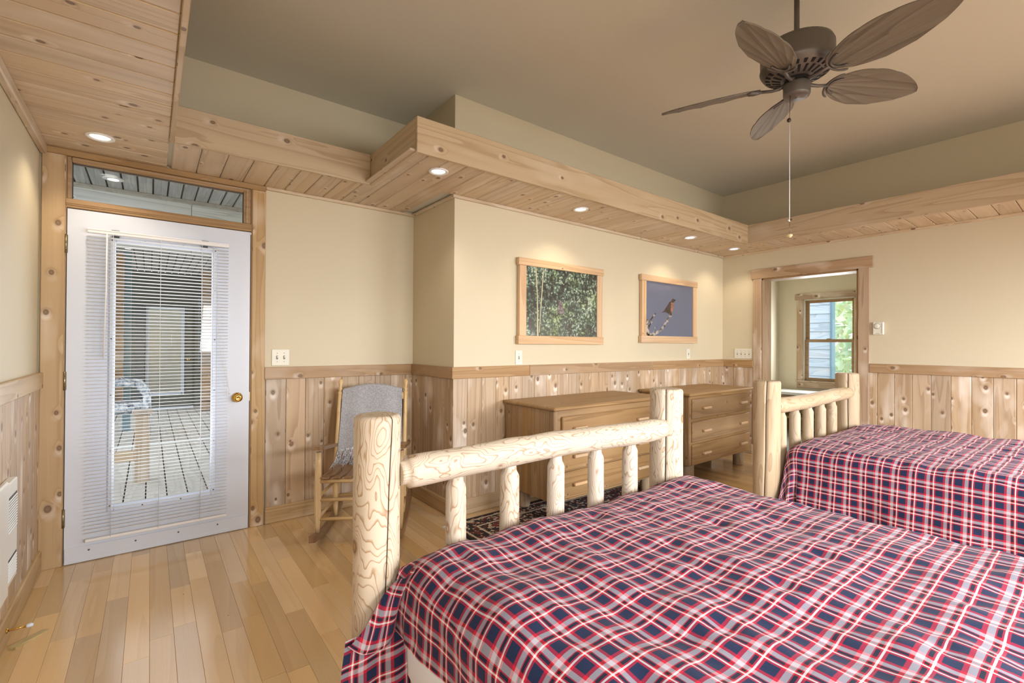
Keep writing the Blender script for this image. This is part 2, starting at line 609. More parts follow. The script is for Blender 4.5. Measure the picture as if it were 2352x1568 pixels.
def foliage_print():
    m = N('foliage_photograph')
    tc = m.n('ShaderNodeTexCoord')
    V = tc.outputs['Object']
    a = m.noise(V, 26, 5, 0.68, 1.2)
    b = m.noise(V, 4.5, 2)
    vo = m.n('ShaderNodeTexVoronoi', ins={'Vector': m.vmath('ADD', V, m.vmath('MULTIPLY', m.n('ShaderNodeTexNoise', ins={'Vector': V, 'Scale': 14.0}).outputs[1], (0.08, 0.08, 0.08))), 'Scale': 42.0})
    leaf = m.math('SUBTRACT', 1.0, vo.outputs['Distance'])
    x = m.math('ADD', m.math('MULTIPLY', a, 0.85), m.math('MULTIPLY', leaf, 0.42))
    x = m.math('ADD', x, m.math('MULTIPLY', m.math('SUBTRACT', b, 0.5), 0.55))
    col = m.ramp(x, [(0.46, S(16, 22, 26)), (0.58, S(42, 58, 54)), (0.67, S(78, 104, 92)), (0.75, S(132, 158, 134)), (0.85, S(206, 216, 196))])
    col = m.mix(m.rng(m.noise(V, 3.2, 2), 0.5, 0.7), col, m.mix(1.0, col, S(225, 235, 130), 'MULTIPLY'))
    col = m.mix(m.rng(m.noise(V, 2.6, 2), 0.52, 0.72, 0, 0.7), col, m.mix(1.0, col, S(170, 190, 215), 'MULTIPLY'))
    m.set(m.b.inputs['Base Color'], col)
    m.b.inputs['Roughness'].default_value = 0.5
    return m.mat


FOLI = foliage_print()
SKYP = paint('dusk_sky_print', S(116, 122, 144), 0.5)


def two_tone(name, a, b, scale, rough=0.6):
    m = N(name)
    tc = m.n('ShaderNodeTexCoord')
    m.set(m.b.inputs['Base Color'], m.mix(m.rng(m.noise(tc.outputs['Object'], scale, 3), 0.4, 0.6), a, b))
    m.b.inputs['Roughness'].default_value = rough
    return m.mat


BIRDG = two_tone('print_bird_grey', S(84, 74, 78), S(150, 140, 144), 45)
BIRDB = two_tone('print_bird_brown', S(60, 50, 50), S(92, 76, 70), 40)
BIRDR = two_tone('print_bird_breast', S(150, 96, 76), S(182, 128, 104), 40)
BIRDK = paint('print_bird_black', S(34, 30, 32), 0.5)
TWIG = two_tone('print_branch', S(60, 54, 54), S(206, 196, 186), 26)
STALK = paint('print_stalk', S(196, 192, 158), 0.5)
THROW = two_tone('grey_knit_wool', S(150, 150, 154), S(172, 172, 176), 130, 0.95)
FRINGE = two_tone('grey_fringe_wool', S(150, 150, 156), S(226, 226, 230), 90, 0.95)
BLADE = wood('fan_blade_weathered', S(126, 116, 100), S(102, 92, 78), S(76, 68, 56), axis='X', rings=7, krare=0, tone=0.05, rough=0.55, streak=0.0, fine=0.6)
LEAFM = two_tone('tree_leaves', S(206, 230, 196), S(240, 242, 196), 3, 0.7)  # pale leaf tones put bright outdoor haze into the colour
GRASSM = two_tone('distant_gravel', S(150, 150, 142), S(176, 174, 164), 2, 0.9)


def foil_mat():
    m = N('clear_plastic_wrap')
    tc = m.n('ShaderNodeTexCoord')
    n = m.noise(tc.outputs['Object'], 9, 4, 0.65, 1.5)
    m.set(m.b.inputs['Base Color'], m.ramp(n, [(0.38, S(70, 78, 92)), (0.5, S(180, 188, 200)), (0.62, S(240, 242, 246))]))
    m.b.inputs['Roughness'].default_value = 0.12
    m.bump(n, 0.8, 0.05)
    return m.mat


FOIL = foil_mat()

# ------------------------------------------------------------------ room shell
XL, YD, XR, YP, XW, YB = -0.49, 3.64, 1.755, 2.965, 5.566, -1.6
ZC, ZS, T = 3.09, 2.35, 0.12
ZR0, ZR1 = 1.005, 1.091

# walls (plain painted drywall bodies)
def wall(name, boxes, mat=WALL):
    mb = MB()
    for b in boxes:
        mb.box(*b)
    o = mb.obj(name, mat)
    o['kind'] = 'structure'
    return o


wall_left = wall('wall_left', [(XL - T, XL, -0.3, YD, 0, ZC), (XL - T, XL, YB - T, -1.4, 0, ZC), (XL - T, XL, -1.4, -0.3, 0, 0.9), (XL - T, XL, -1.4, -0.3, 2.0, ZC)])  # opening behind the camera added for the side lamp
wall_door = wall('wall_back', [(XL - T, -0.40, YD, YD + T, 0, ZC), (-0.40, 0.56, YD, YD + T, 2.325, ZC), (0.56, XR + T, YD, YD + T, 0, ZC)])
wall_ret = wall('wall_alcove', [(XR, XR + T, YP + T, YD, 0, ZC)])
wall_pic = wall('wall_rear', [(XR, XW + T + 0.08, YP, YP + T, 0, ZC)])
DY0, DY1, DZ = 1.569, 2.50, 2.03
TW = 0.14
wall_right = wall('wall_right', [(XW, XW + TW, DY1, YP, 0, ZC), (XW, XW + TW, DY0, DY1, DZ, ZC), (XW, XW + TW, YB - T, DY0, 0, ZC)])
wall_cam = wall('wall_front', [(XL, 0.6, YB - T, YB, 0, ZC), (2.6, 3.2, YB - T, YB, 0, ZC), (5.2, XW, YB - T, YB, 0, ZC),
                               (0.6, 2.6, YB - T, YB, 0, 0.9), (0.6, 2.6, YB - T, YB, 2.0, ZC), (3.2, 5.2, YB - T, YB, 0, 0.9), (3.2, 5.2, YB - T, YB, 2.0, ZC)])
ceil = wall('ceiling', [(XL - T, XW + TW, YB - T, YD + T, ZC, ZC + 0.1)], CEIL)

# wainscot planks, one object each, 13 cm cover, V joints
PL = 0.131


def wainscot_y(parent, y, x0, x1, sgn=-1, first=None):
    """planks on a wall of constant y facing -y"""
    x = x0
    k = 0
    while x < x1 - 0.005:
        xe = min(x1, x + (first if (first and k == 0) else PL))
        MB().cbox(x + 0.0008, xe - 0.0008, y - 0.012, y + 0.001, 0.0, ZR0 + 0.02, 0.003).obj('plank', WAINS['Z'], parent)
        x = xe
        k += 1


def wainscot_x(parent, x, y0, y1, face, first=None):
    """planks on a wall of constant x; face=+1 faces +x"""
    y = y0
    k = 0
    while y < y1 - 0.005:
        ye = min(y1, y + (first if (first and k == 0) else PL))
        a, b = (x - 0.001, x + 0.012) if face > 0 else (x - 0.012, x + 0.001)
        MB().cbox(a, b, y + 0.0008, ye - 0.0008, 0.0, ZR0 + 0.02, 0.003).obj('plank', WAINS['Z'], parent)
        y = ye
        k += 1


wainscot_y(wall_door, YD, 0.638, XR, first=0.132)
wainscot_x(wall_ret, XR, YP - 0.012, YD, -1, first=0.14)
wainscot_y(wall_pic, YP, XR - 0.012, XW, first=0.124)
wainscot_x(wall_right, XW, 2.59, YP, -1, first=0.11)
wainscot_x(wall_right, XW, YB, 1.476, -1, first=1.476 - 1.406 + 0 if False else (1.476 - YB) % PL - 0.061 + PL)
wainscot_x(wall_left, XL, -0.3, YD, +1, first=0.1)

# chair rails (lengths butt-jointed as on the photo)
TR = 0.026
for par, segs in ((wall_door, [(0.63, XR, YD - TR, YD)]),
                  (wall_pic, [(XR - TR, 2.46, YP - TR, YP), (2.462, 4.12, YP - TR, YP), (4.122, XW, YP - TR, YP)])):
    for (a, b, c, d) in segs:
        MB().cbox(a, b, c, d, ZR0, ZR1, 0.003).obj('chair_rail', RAIL['X'], par)
MB().cbox(XR - TR, XR, YP, YD - TR, ZR0, ZR1, 0.003).obj('chair_rail', RAIL['Y'], wall_ret)
MB().cbox(XW - TR, XW, 2.59, YP, ZR0, ZR1, 0.003).obj('chair_rail', RAIL['Y'], wall_right)
MB().cbox(XW - TR, XW, YB, 1.476, ZR0, ZR1, 0.003).obj('chair_rail', RAIL['Y'], wall_right)
MB().cbox(XL, XL + TR, -0.3, YD - 0.02, ZR0, ZR1, 0.003).obj('chair_rail', BASEW['Y'], wall_left)


# baseboards: board with a small eased cap
def baseboard(name, x0, x1, y0, y1, ax):
    o = MB().cbox(x0, x1, y0, y1, 0.0, 0.115, 0.006).obj(name, BASEW[ax])
    o['kind'] = 'structure'
    return o


BT = 0.027
baseboard('baseboard_back', 0.638, XR, YD - BT, YD, 'X')
baseboard('baseboard_alcove', XR - BT, XR, YP, YD - BT, 'Y')
baseboard('baseboard_rear', XR - BT, XW, YP - BT, YP, 'X')
baseboard('baseboard_right', XW - BT, XW, YB, 1.476, 'Y')
baseboard('baseboard_corner', XW - BT, XW, 2.59, YP, 'Y')
baseboard('baseboard_left', XL, XL + BT, YB, YD - 0.022, 'Y')

# ------------------------------------------------------------------ floor boards
floor = MB().box(XL - T, XW + TW, YB - T, YD + 0.02, -0.08, -0.014).obj('floor', DARK)
floor['kind'] = 'structure'
FW = 0.083
boards = []
x = XL
row = 0
rf = random.Random(3)
while x < XW:
    y = YB - rf.uniform(0, 0.9)
    while y < YD:
        L = rf.uniform(0.35, 1.25)
        a, b = max(y, YB), min(y + L, YD + 0.01)
        if b - a > 0.02:
            boards.append((x, min(x + FW, XW), a, b))
        y += L
    x += FW
    row += 1


def board_key(b):
    xm, ym = (b[0] + b[1]) / 2, (b[2] + b[3]) / 2
    vis = (xm < 0.6 and b[3] > 0.7) or (xm < 1.85 and b[3] > 1.5) or (xm > 1.85 and b[3] > 1.6 and xm < 5.6)
    return (0 if vis else 1, math.hypot(xm, ym))


boards.sort(key=board_key)
stuff = MB()
for i, (a, b, c, d) in enumerate(boards):
    if i < 290:
        MB().cbox(a + 0.0003, b - 0.0003, c + 0.0003, d - 0.0003, -0.014, 0.0, 0.0009).obj('floorboard', FLOORM, floor)
    else:
        stuff.cbox(a + 0.0003, b - 0.0003, c + 0.0003, d - 0.0003, -0.014, 0.0, 0.0009)
stuff.obj('floorboards', FLOORM, floor, kind='stuff')

# ------------------------------------------------------------------ soffit ledge with planks and fascia
XF, YF, XF2, YF2 = 0.073, 2.405, 5.035, 3.107     # fascia faces
XA = 1.178
TF = 0.021
sof = MB()
sof.box(XL, XF, YB, YD, ZS + 0.014, 2.53)
sof.box(XF, XA, YF2 + TF, YD, ZS + 0.014, 2.53)
sof.box(XA + TF, XR, YF + TF, YD, ZS + 0.014, 2.53)
sof.box(XR, XW, YF + TF, YP, ZS + 0.014, 2.53)
sof.box(XF2 + TF, XW, YB, YF + TF, ZS + 0.014, 2.53)
soffit = sof.obj('soffit', CEIL)
soffit['kind'] = 'structure'
PS = 0.1285
y = 1.906
while y > YB:
    y -= PS
while y < YD:
    MB().cbox(XL, XF, max(y, YB) + 0.0015, min(y + PS, YD) - 0.0015, ZS, ZS + 0.015, 0.005).obj('plank', SOFF['X'], soffit)
    y += PS
x = XF + TF
while x < XW - 0.01:
    xe = min(x + PL, XW)
    xm = (x + xe) / 2
    y0 = YF2 + TF if xe < XA + 0.03 else YF + TF
    y1 = YD if xe < XR + 0.03 else YP
    MB().cbox(x + 0.0015, xe - 0.0015, y0, y1, ZS, ZS + 0.015, 0.005).obj('plank', SOFF['Y'], soffit)
    x = xe
y = YF + TF
while y > YB:
    ye = max(y - PL, YB)
    MB().cbox(XF2 + TF, XW, ye + 0.0015, y - 0.0015, ZS, ZS + 0.015, 0.005).obj('plank', SOFF['X'], soffit)
    y = ye
ZB, ZT = 2.341, 2.545
for (a, b, c, d, ax) in ((XF, XF + TF, YB, YF2 + TF, 'Y'), (XF + TF, XA, YF2, YF2 + TF, 'X'), (XA, XA + TF, YF + TF, YF2 + TF, 'Y'),
                         (XA, XF2, YF, YF + TF, 'X'), (XF2, XF2 + TF, YB, YF + TF, 'Y')):
    MB().cbox(a, b, c, d, ZB, ZT, 0.003).obj('fascia_board', FASC[ax], soffit)
# mouldings between walls and soffit
k = 1
for (a, b, c, d, h, ax) in ((XL, XL + 0.03, YB, YD - 0.02, 0.05, 'Y'), (0.63, XR, YD - 0.022, YD, 0.022, 'X'), (XR - 0.022, XR, YP, YD - 0.022, 0.022, 'Y'),
                            (XR - 0.022, XW, YP - 0.022, YP, 0.022, 'X'), (XW - 0.022, XW, YB, YP, 0.022, 'Y')):
    o = MB().cbox(a, b, c, d, ZS - h, ZS + 0.002, 0.005).obj('trim_%d' % k, SOFF[ax])
    o['kind'] = 'structure'
    k += 1

# ------------------------------------------------------------------ entry door
door = struct_root('door_1')
# casing boards and jambs
MB().cbox(-0.480, -0.384, YD - 0.022, YD, 0, 2.312, 0.003).obj('casing', CASING['Z'], door)
MB().cbox(0.548, 0.630, YD - 0.022, YD, 0, 2.312, 0.003).obj('casing', CASING['Z'], door)
MB().cbox(-0.40, -0.380, YD - 0.012, YD + T, 0, 2.325, 0.002).obj('jamb', TRIMW['Z'], door)
MB().cbox(0.541, 0.56, YD - 0.012, YD + T, 0, 2.325, 0.002).obj('jamb', TRIMW['Z'], door)
MB().cbox(-0.487, 0.63, YD - 0.022, YD, 2.313, 2.349, 0.003).obj('head_casing', TRIMW['X'], door)
mb = MB()
mb.cbox(-0.384, 0.543, YD - 0.012, YD + 0.1, 2.022, 2.074, 0.003)
for dz in (0.012, 0.022):
    mb.cbox(-0.384, 0.543, YD - 0.016, YD - 0.010, 2.022 + dz, 2.028 + dz, 0.002)
mb.obj('transom_bar', TRIMW['X'], door)
# slab with a glazed opening
gx0, gx1, gz0, gz1 = -0.166, 0.319, 0.294, 1.853
mb = MB()
y0, y1 = YD - 0.012, YD + 0.033
dx0, dx1, dz0, dz1 = -0.376, 0.537, 0.012, 2.016
for b in ((dx0, gx0, dz0, dz1), (gx1, dx1, dz0, dz1), (gx0, gx1, dz0, gz0), (gx0, gx1, gz1, dz1)):
    mb.box(b[0], b[1], y0, y1, b[2], b[3])
mb.obj('door_slab', WHITE, door)
mb = MB()
lo = (-0.194, 0.347, 0.262, 1.884)
for b in ((lo[0], gx0, lo[2], lo[3]), (gx1, lo[1], lo[2], lo[3]), (gx0, gx1, lo[2], gz0), (gx0, gx1, gz1, lo[3])):
    mb.cbox(b[0], b[1], y0 - 0.012, y0 + 0.002, b[2], b[3], 0.006)
lite = mb.obj('lite_frame', WHITE, door)
mb = MB()
for xx in (lo[0] + 0.013, lo[1] - 0.013):
    for zz in (0.30, 0.62, 0.95, 1.28, 1.60, 1.86):
        mb.lathe([(0.0045, 0), (0.0045, 0.0015), (0, 0.0016)], 8, (0, 0, 0))
        st = len(mb.v) - 24
        mb.xf(Matrix.Translation((xx, y0 - 0.0115, zz)) @ Matrix.Rotation(PI / 2, 4, 'X'), st)
for zz in (lo[2] + 0.014, lo[3] - 0.014):
    for xx in (-0.03, 0.16):
        mb.lathe([(0.0045, 0), (0.0045, 0.0015), (0, 0.0016)], 8, (0, 0, 0))
        st = len(mb.v) - 24
        mb.xf(Matrix.Translation((xx, y0 - 0.0115, zz)) @ Matrix.Rotation(PI / 2, 4, 'X'), st)
mb.obj('screws', SCREW, lite, kind='stuff')
MB().box(gx0, gx1, YD + 0.008, YD + 0.012, gz0, gz1).obj('pane', GLASS, door)
sw = MB().cbox(dx0 + 0.002, dx1 - 0.002, y0 - 0.007, y0, 0.006, 0.092, 0.002).cbox(dx0 + 0.002, dx1 - 0.002, y0 - 0.010, y0, 0.004, 0.028, 0.002).obj('door_sweep', WHITE, door)
for xx in (-0.27, -0.06, 0.15, 0.36):
    mb = MB().lathe([(0.005, 0), (0.005, 0.002), (0, 0.0025)], 8)
    mb.xf(Matrix.Translation((xx, y0 - 0.0065, 0.066)) @ Matrix.Rotation(PI / 2, 4, 'X'))
    mb.obj('screw', SCREW, sw)
for zz in (0.265, 1.04, 1.815):
    mb = MB().box(-0.392, -0.372, YD - 0.0135, YD - 0.011, zz - 0.05, zz + 0.05)
    mb.tube([(-0.380, YD - 0.017, zz - 0.052), (-0.380, YD - 0.017, zz + 0.052)], 0.0065, 8)
    for q in (-0.03, -0.01, 0.01, 0.03):
        mb.tube([(-0.380, YD - 0.017, zz + q - 0.001), (-0.380, YD - 0.017, zz + q + 0.001)], 0.007, 8)
    mb.obj('hinge', HINGE, door)
# knob
mb = MB().lathe([(0.0, 0.0), (0.032, 0.0), (0.033, 0.004), (0.028, 0.010), (0.014, 0.013), (0.011, 0.018), (0.011, 0.028), (0.020, 0.034), (0.0265, 0.044),
                 (0.0265, 0.052), (0.021, 0.060), (0.012, 0.064), (0.010, 0.062), (0.0, 0.062)], 24)
mb.xf(Matrix.Translation((0.466, y0, 0.893)) @ Matrix.Rotation(PI / 2, 4, 'X'))
mb.obj('door_knob', BRASS, door)
MB().box(0.537, 0.5415, YD - 0.0125, YD - 0.009, 0.865, 0.925).obj('strike_plate', HINGE, door)
MB().box(0.533, 0.541, YD - 0.018, YD - 0.012, 2.0, 2.013).obj('bumper', WHITE, door)
# transom window
win = struct_root('window_1')
mb = MB()
tx0, tx1, tz0, tz1 = -0.36, 0.497, 2.074, 2.284
for b in ((-0.381, tx0, 2.074, 2.315), (tx1, 0.542, 2.074, 2.315), (tx0, tx1, tz1, 2.315)):
    mb.cbox(b[0], b[1], YD - 0.004, YD + 0.06, b[2], b[3], 0.004)
mb.cbox(0.508, 0.528, YD - 0.012, YD, 2.074, 2.30, 0.004)
mb.cbox(tx0, 0.528, YD - 0.012, YD, 2.294, 2.312, 0.004)
mb.obj('window_frame', TRIMW['X'], win)
mb = MB()
for b in ((tx0, tx0 + 0.004, tz0, tz1), (tx1 - 0.004, tx1, tz0, tz1), (tx0, tx1, tz1 - 0.004, tz1)):
    mb.box(b[0], b[1], YD + 0.018, YD + 0.026, b[2], b[3])
mb.obj('gasket', DGREY, win)
MB().box(tx0, tx1, YD + 0.020, YD + 0.024, tz0, tz1).obj('pane', GLASS, win)

# ------------------------------------------------------------------ mini blind on the door
BY = YD - 0.047
bl = thing('mini_blind', 'white mini blind with open slats hanging on the glass entry door', 'blind', (0.06, BY, 0.12))
bx0, bx1 = -0.348, 0.348
mb = MB()
mb.cbox(bx0, bx1, -0.013, 0.013, 1.765, 1.79, 0.003)
mb.cbox(bx0, bx1, -0.016, -0.012, 1.782, 1.790, 0.001)
mb.obj('head_rail', BLINDM, bl)
# curved slat section, shared by all slats
mb = MB()
ns = 6
sec = [(-0.0125 + 0.025 * i / (ns - 1), 0.0022 * (1 - (2 * i / (ns - 1) - 1) ** 2)) for i in range(ns)]
vs = []
for xx in (bx0 + 0.002, bx1 - 0.002):
    for (yy, zz) in sec:
        vs.append((xx, yy, zz))
    for (yy, zz) in sec:
        vs.append((xx, yy, zz - 0.0007))
m2 = 2 * ns
fs = [(i, i + 1, m2 + i + 1, m2 + i) for i in range(ns - 1)] + [(ns + i, m2 + ns + i, m2 + ns + i + 1, ns + i + 1) for i in range(ns - 1)]
fs += [(0, m2, m2 + ns, ns), (ns - 1, 2 * ns - 1, m2 + 2 * ns - 1, m2 + ns - 1)]
mb.add(vs, fs, 0, False)
slat0 = mb.obj('slat', BLINDM, bl)
slat0.rotation_euler.x = -0.12
z = 1.745
slat0.location.z = z
while z > 0.05:
    z -= 0.0207
    s_ = link_copy(slat0, bl, (0, 0, z))
MB().cbox(bx0 + 0.003, bx1 - 0.003, -0.011, 0.011, 0.0, 0.016, 0.003).obj('bottom_rail', BLINDM, bl)
for xx in (-0.235, -0.012, 0.200):
    mb = MB()
    for yy in (-0.0135, 0.0135):
        mb.tube([(xx, yy, 0.01), (xx, yy, 1.77)], 0.0011, 5)
    mb.obj('ladder_cord', CORD, bl)
mb = MB()
mb.tube([(-0.262, -0.022, 1.765), (-0.264, -0.024, 1.42), (-0.272, -0.022, 1.05)], 0.0042, 6)
mb.obj('tilt_wand', BLINDM, bl)
mb = MB()
mb.tube([(0.255, -0.017, 1.765), (0.275, -0.018, 1.45), (0.300, -0.018, 1.1), (0.345, -0.02, 0.85)], 0.0011, 5)
mb.tube([(0.262, -0.017, 1.765), (0.290, -0.018, 1.45), (0.318, -0.018, 1.1), (0.352, -0.02, 0.83)], 0.0011, 5)
mb.tube([(0.352, -0.02, 0.83), (0.354, -0.02, 0.80)], [0.003, 0.005], 6)
mb.obj('lift_cord', CORD, bl)
for xx in (-0.225, 0.215):
    MB().box(xx - 0.018, xx + 0.018, -0.014, 0.03, 1.79, 1.793).box(xx - 0.016, xx + 0.016, 0.013, 0.03, 1.755, 1.7905).obj('bracket', DGREY, bl)

# ------------------------------------------------------------------ recessed downlights
LP = [((-0.219, 3.302), 'recessed downlight in the narrow soffit above the white glass door'),
      ((1.431, 2.618), 'recessed downlight under the jutting soffit corner by the alcove'),
      ((2.73, 2.636), 'recessed downlight in the soffit above the leafy bush picture'),
      ((4.308, 2.637), 'recessed downlight in the soffit above the blue robin picture'),
      ((5.194, 2.637), 'recessed downlight in the far soffit corner where two walls meet')]


def downlight(x, y, z, label, group, power=LAMP_W, r=0.062):
    t = thing('downlight', label, 'light', (x, y, z), 0, group)
    MB().lathe([(r, 0.0), (r, -0.005), (r - 0.004, -0.008), (r - 0.013, -0.008), (r - 0.020, -0.001)], 28).obj('trim_ring', CHROME, t)
    MB().lathe([(r - 0.019, -0.0015), (r - 0.024, -0.0022), (0.0, -0.003)], 28).obj('lamp', LAMPE, t)
    l = bpy.data.lights.new('downlight_spot', 'SPOT')
    l.energy = power
    l.color = WARM
    l.spot_size = math.radians(125)
    l.spot_blend = 0.6
    l.shadow_soft_size = 0.03
    o = bpy.data.objects.new('downlight_spot', l)
    C.objects.link(o)
    o.location = (x, y, z - 0.015)


for (p, lab) in LP:
    downlight(p[0], p[1], ZS, lab, 'recessed downlights')

# ------------------------------------------------------------------ doorway casing
dw = struct_root('door_2')
MB().cbox(XW - 0.02, XW, DY1, DY1 + 0.09, 0, DZ, 0.003).obj('casing', DOORW['Z'], dw)
MB().cbox(XW - 0.02, XW, DY0 - 0.093, DY0, 0, DZ, 0.003).obj('casing', DOORW['Z'], dw)
MB().cbox(XW - 0.024, XW, DY0 - 0.122, DY1 + 0.112, DZ, DZ + 0.11, 0.003).obj('head_casing', DOORW['Y'], dw)
MB().cbox(XW - 0.002, XW + TW + 0.06, DY1 - 0.018, DY1, 0, DZ, 0.002).obj('jamb', TRIMW['Z'], dw)
MB().cbox(XW - 0.002, XW + TW + 0.06, DY0, DY0 + 0.018, 0, DZ, 0.002).obj('jamb', TRIMW['Z'], dw)
MB().cbox(XW - 0.002, XW + TW + 0.06, DY0, DY1, DZ - 0.018, DZ, 0.002).obj('head_jamb', TRIMW['Y'], dw)

# ------------------------------------------------------------------ room beyond the doorway
HX0, HX1, HY0, HY1, HZ = XW + TW, 7.80, 0.4, 3.24, 2.5
wall('wall_hall_left', [(HX0, HX1 + T, HY1, HY1 + T, 0, HZ)], HALLW)
wall('wall_hall_right', [(HX0, HX1 + T, HY0 - T, HY0, 0, HZ)], HALLW)
WY0, WY1, WZ0, WZ1 = 2.235, 2.895, 0.74, 1.955
wall('wall_hall_far', [(HX1, HX1 + T, WY1, HY1, 0, HZ), (HX1, HX1 + T, HY0, WY0, 0, HZ), (HX1, HX1 + T, WY0, WY1, 0, WZ0), (HX1, HX1 + T, WY0, WY1, WZ1, HZ)], HALLW)
wall('ceiling_hall', [(HX0, HX1 + T, HY0 - T, HY1 + T, HZ, HZ + 0.08)], HALLW)
hf = wall('floor_hall', [(HX0, HX1, HY0, HY1, -0.08, -0.012)], PLATED)
ty = HY0
while ty < HY1 - 0.01:
    tx = HX0
    while tx < HX1 - 0.01:
        MB().cbox(tx + 0.002, min(tx + 0.30, HX1) - 0.002, ty + 0.002, min(ty + 0.30, HY1) - 0.002, -0.012, 0.0, 0.002).obj('tile', TILE, hf)
        tx += 0.30
    ty += 0.30
w2 = struct_root('window_2')
MB().cbox(HX1 - 0.02, HX1, WY1, WY1 + 0.085, WZ0 - 0.02, WZ1, 0.003).obj('casing', DOORW['Z'], w2)
MB().cbox(HX1 - 0.02, HX1, WY0 - 0.085, WY0, WZ0 - 0.02, WZ1, 0.003).obj('casing', DOORW['Z'], w2)
MB().cbox(HX1 - 0.024, HX1, WY0 - 0.11, WY1 + 0.11, WZ1, WZ1 + 0.09, 0.003).obj('head_casing', DOORW['Y'], w2)
MB().cbox(HX1 - 0.02, HX1, WY0 - 0.085, WY1 + 0.085, WZ0 - 0.11, WZ0 - 0.02, 0.003).obj('apron', DOORW['Y'], w2)
MB().cbox(HX1 - 0.05, HX1 + 0.03, WY0 - 0.09, WY1 + 0.09, WZ0 - 0.02, WZ0, 0.003).obj('window_sill', DOORW['Y'], w2)
mb = MB()
mb.box(HX1, HX1 + T, WY1 - 0.012, WY1, WZ0, WZ1)
mb.box(HX1, HX1 + T, WY0, WY0 + 0.012, WZ0, WZ1)
mb.box(HX1, HX1 + T, WY0, WY1, WZ1 - 0.012, WZ1)
mb.obj('window_liner', PLATE, w2)
mid = 1.335
for (za, zb, xo) in ((WZ0, mid + 0.02, 0.035), (mid - 0.02, WZ1 - 0.012, 0.065)):
    mb = MB()
    a, b = WY0 + 0.012, WY1 - 0.012
    for q in ((a, a + 0.045, za, zb), (b - 0.045, b, za, zb), (a + 0.045, b - 0.045, za, za + 0.045), (a + 0.045, b - 0.045, zb - 0.04, zb)):
        mb.cbox(HX1 + xo, HX1 + xo + 0.028, q[0], q[1], q[2], q[3], 0.003)
    s_ = mb.obj('sash', TRIMW['Y'], w2)
    MB().box(HX1 + xo + 0.012, HX1 + xo + 0.016, a + 0.045, b - 0.045, za + 0.045, zb - 0.04).obj('pane', GLASS, s_)
MB().cbox(HX1 + 0.03, HX1 + 0.045, 2.54, 2.60, mid + 0.02, mid + 0.035, 0.003).obj('sash_lock', HINGE, w2)
# bench below that window
bt = thing('bench', 'long bench with pale top under the window beyond the doorway', 'bench', (7.42, 2.35, 0))
MB().cbox(-0.2, 0.30, -0.85, 0.80, 0.56, 0.60, 0.004).obj('bench_top', STONE, bt)
for sx in (-0.15, 0.24):
    for sy in (-0.8, -0.02, 0.72):
        MB().cbox(sx - 0.04, sx + 0.04, sy - 0.04, sy + 0.04, 0.0, 0.56, 0.004).obj('leg', DRES['Z'], bt)
MB().cbox(-0.17, -0.13, -0.76, 0.68, 0.44, 0.55, 0.003).obj('apron', DRES['Y'], bt)
MB().cbox(-0.16, 0.26, -0.76, 0.68, 0.22, 0.25, 0.003).obj('lower_shelf', DRES['Y'], bt)

# outside the far window: shingled house corner and a tree
hs = thing('neighbor_house', 'grey clapboard house corner seen through the window beyond the doorway', 'house', (10.2, 3.42, -0.5))
MB().box(0.02, 0.12, -0.10, 2.3, 0, 4.2).obj('wall_core', DGREY, hs)
zz = 0.0
while zz < 4.1:
    mb = MB()
    y0_, y1_ = -0.12, 2.3
    mb.add([(0.02, y0_, zz), (0.02, y1_, zz), (0.02, y1_, zz + 0.175), (0.02, y0_, zz + 0.175), (-0.02, y0_, zz), (-0.02, y1_, zz), (-0.002, y1_, zz + 0.175), (-0.002, y0_, zz + 0.175)],
           [(0, 1, 2, 3), (4, 7, 6, 5), (0, 4, 5, 1), (3, 2, 6, 7), (0, 3, 7, 4), (1, 5, 6, 2)])
    mb.obj('clapboard', SIDING, hs)
    zz += 0.17
MB().cbox(-0.035, 0.12, -0.14, -0.1, 0, 4.2, 0.004).obj('corner_board', TEAL, hs)
tr = thing('tree', 'bright green tree beyond the window past the doorway', 'tree', (14.5, 3.3, -0.5))
MB().tube([(0, 0, 0), (0.05, 0.02, 1.2), (0, 0, 2.6)], [0.14, 0.1, 0.05], 8).obj('trunk', BARK, tr)
mb = MB()
rl = random.Random(11)
for i in range(2600):
    a, b = rl.uniform(0, 2 * PI), rl.uniform(-1, 1)
    r_ = 1.7 * rl.uniform(0.3, 1) ** 0.5
    c_ = Vector((r_ * cos(a) * math.sqrt(1 - b * b), 1.2 * r_ * sin(a) * math.sqrt(1 - b * b), 1.9 + 1.25 * r_ * b))
    u_ = Vector((rl.gauss(0, 1), rl.gauss(0, 1), rl.gauss(0, 1))).normalized() * 0.13
    v_ = Vector((rl.gauss(0, 1), rl.gauss(0, 1), rl.gauss(0, 1))).normalized().cross(u_).normalized() * 0.08
    mb.add([c_ - u_, c_ - v_, c_ + u_, c_ + v_], [(0, 1, 2, 3)])
mb.obj('foliage', LEAFM, tr, kind='stuff')
g = MB().box(-30, 40, -30, 40, -0.6, -0.5).obj('ground', GRASSM)
g['kind'] = 'structure'

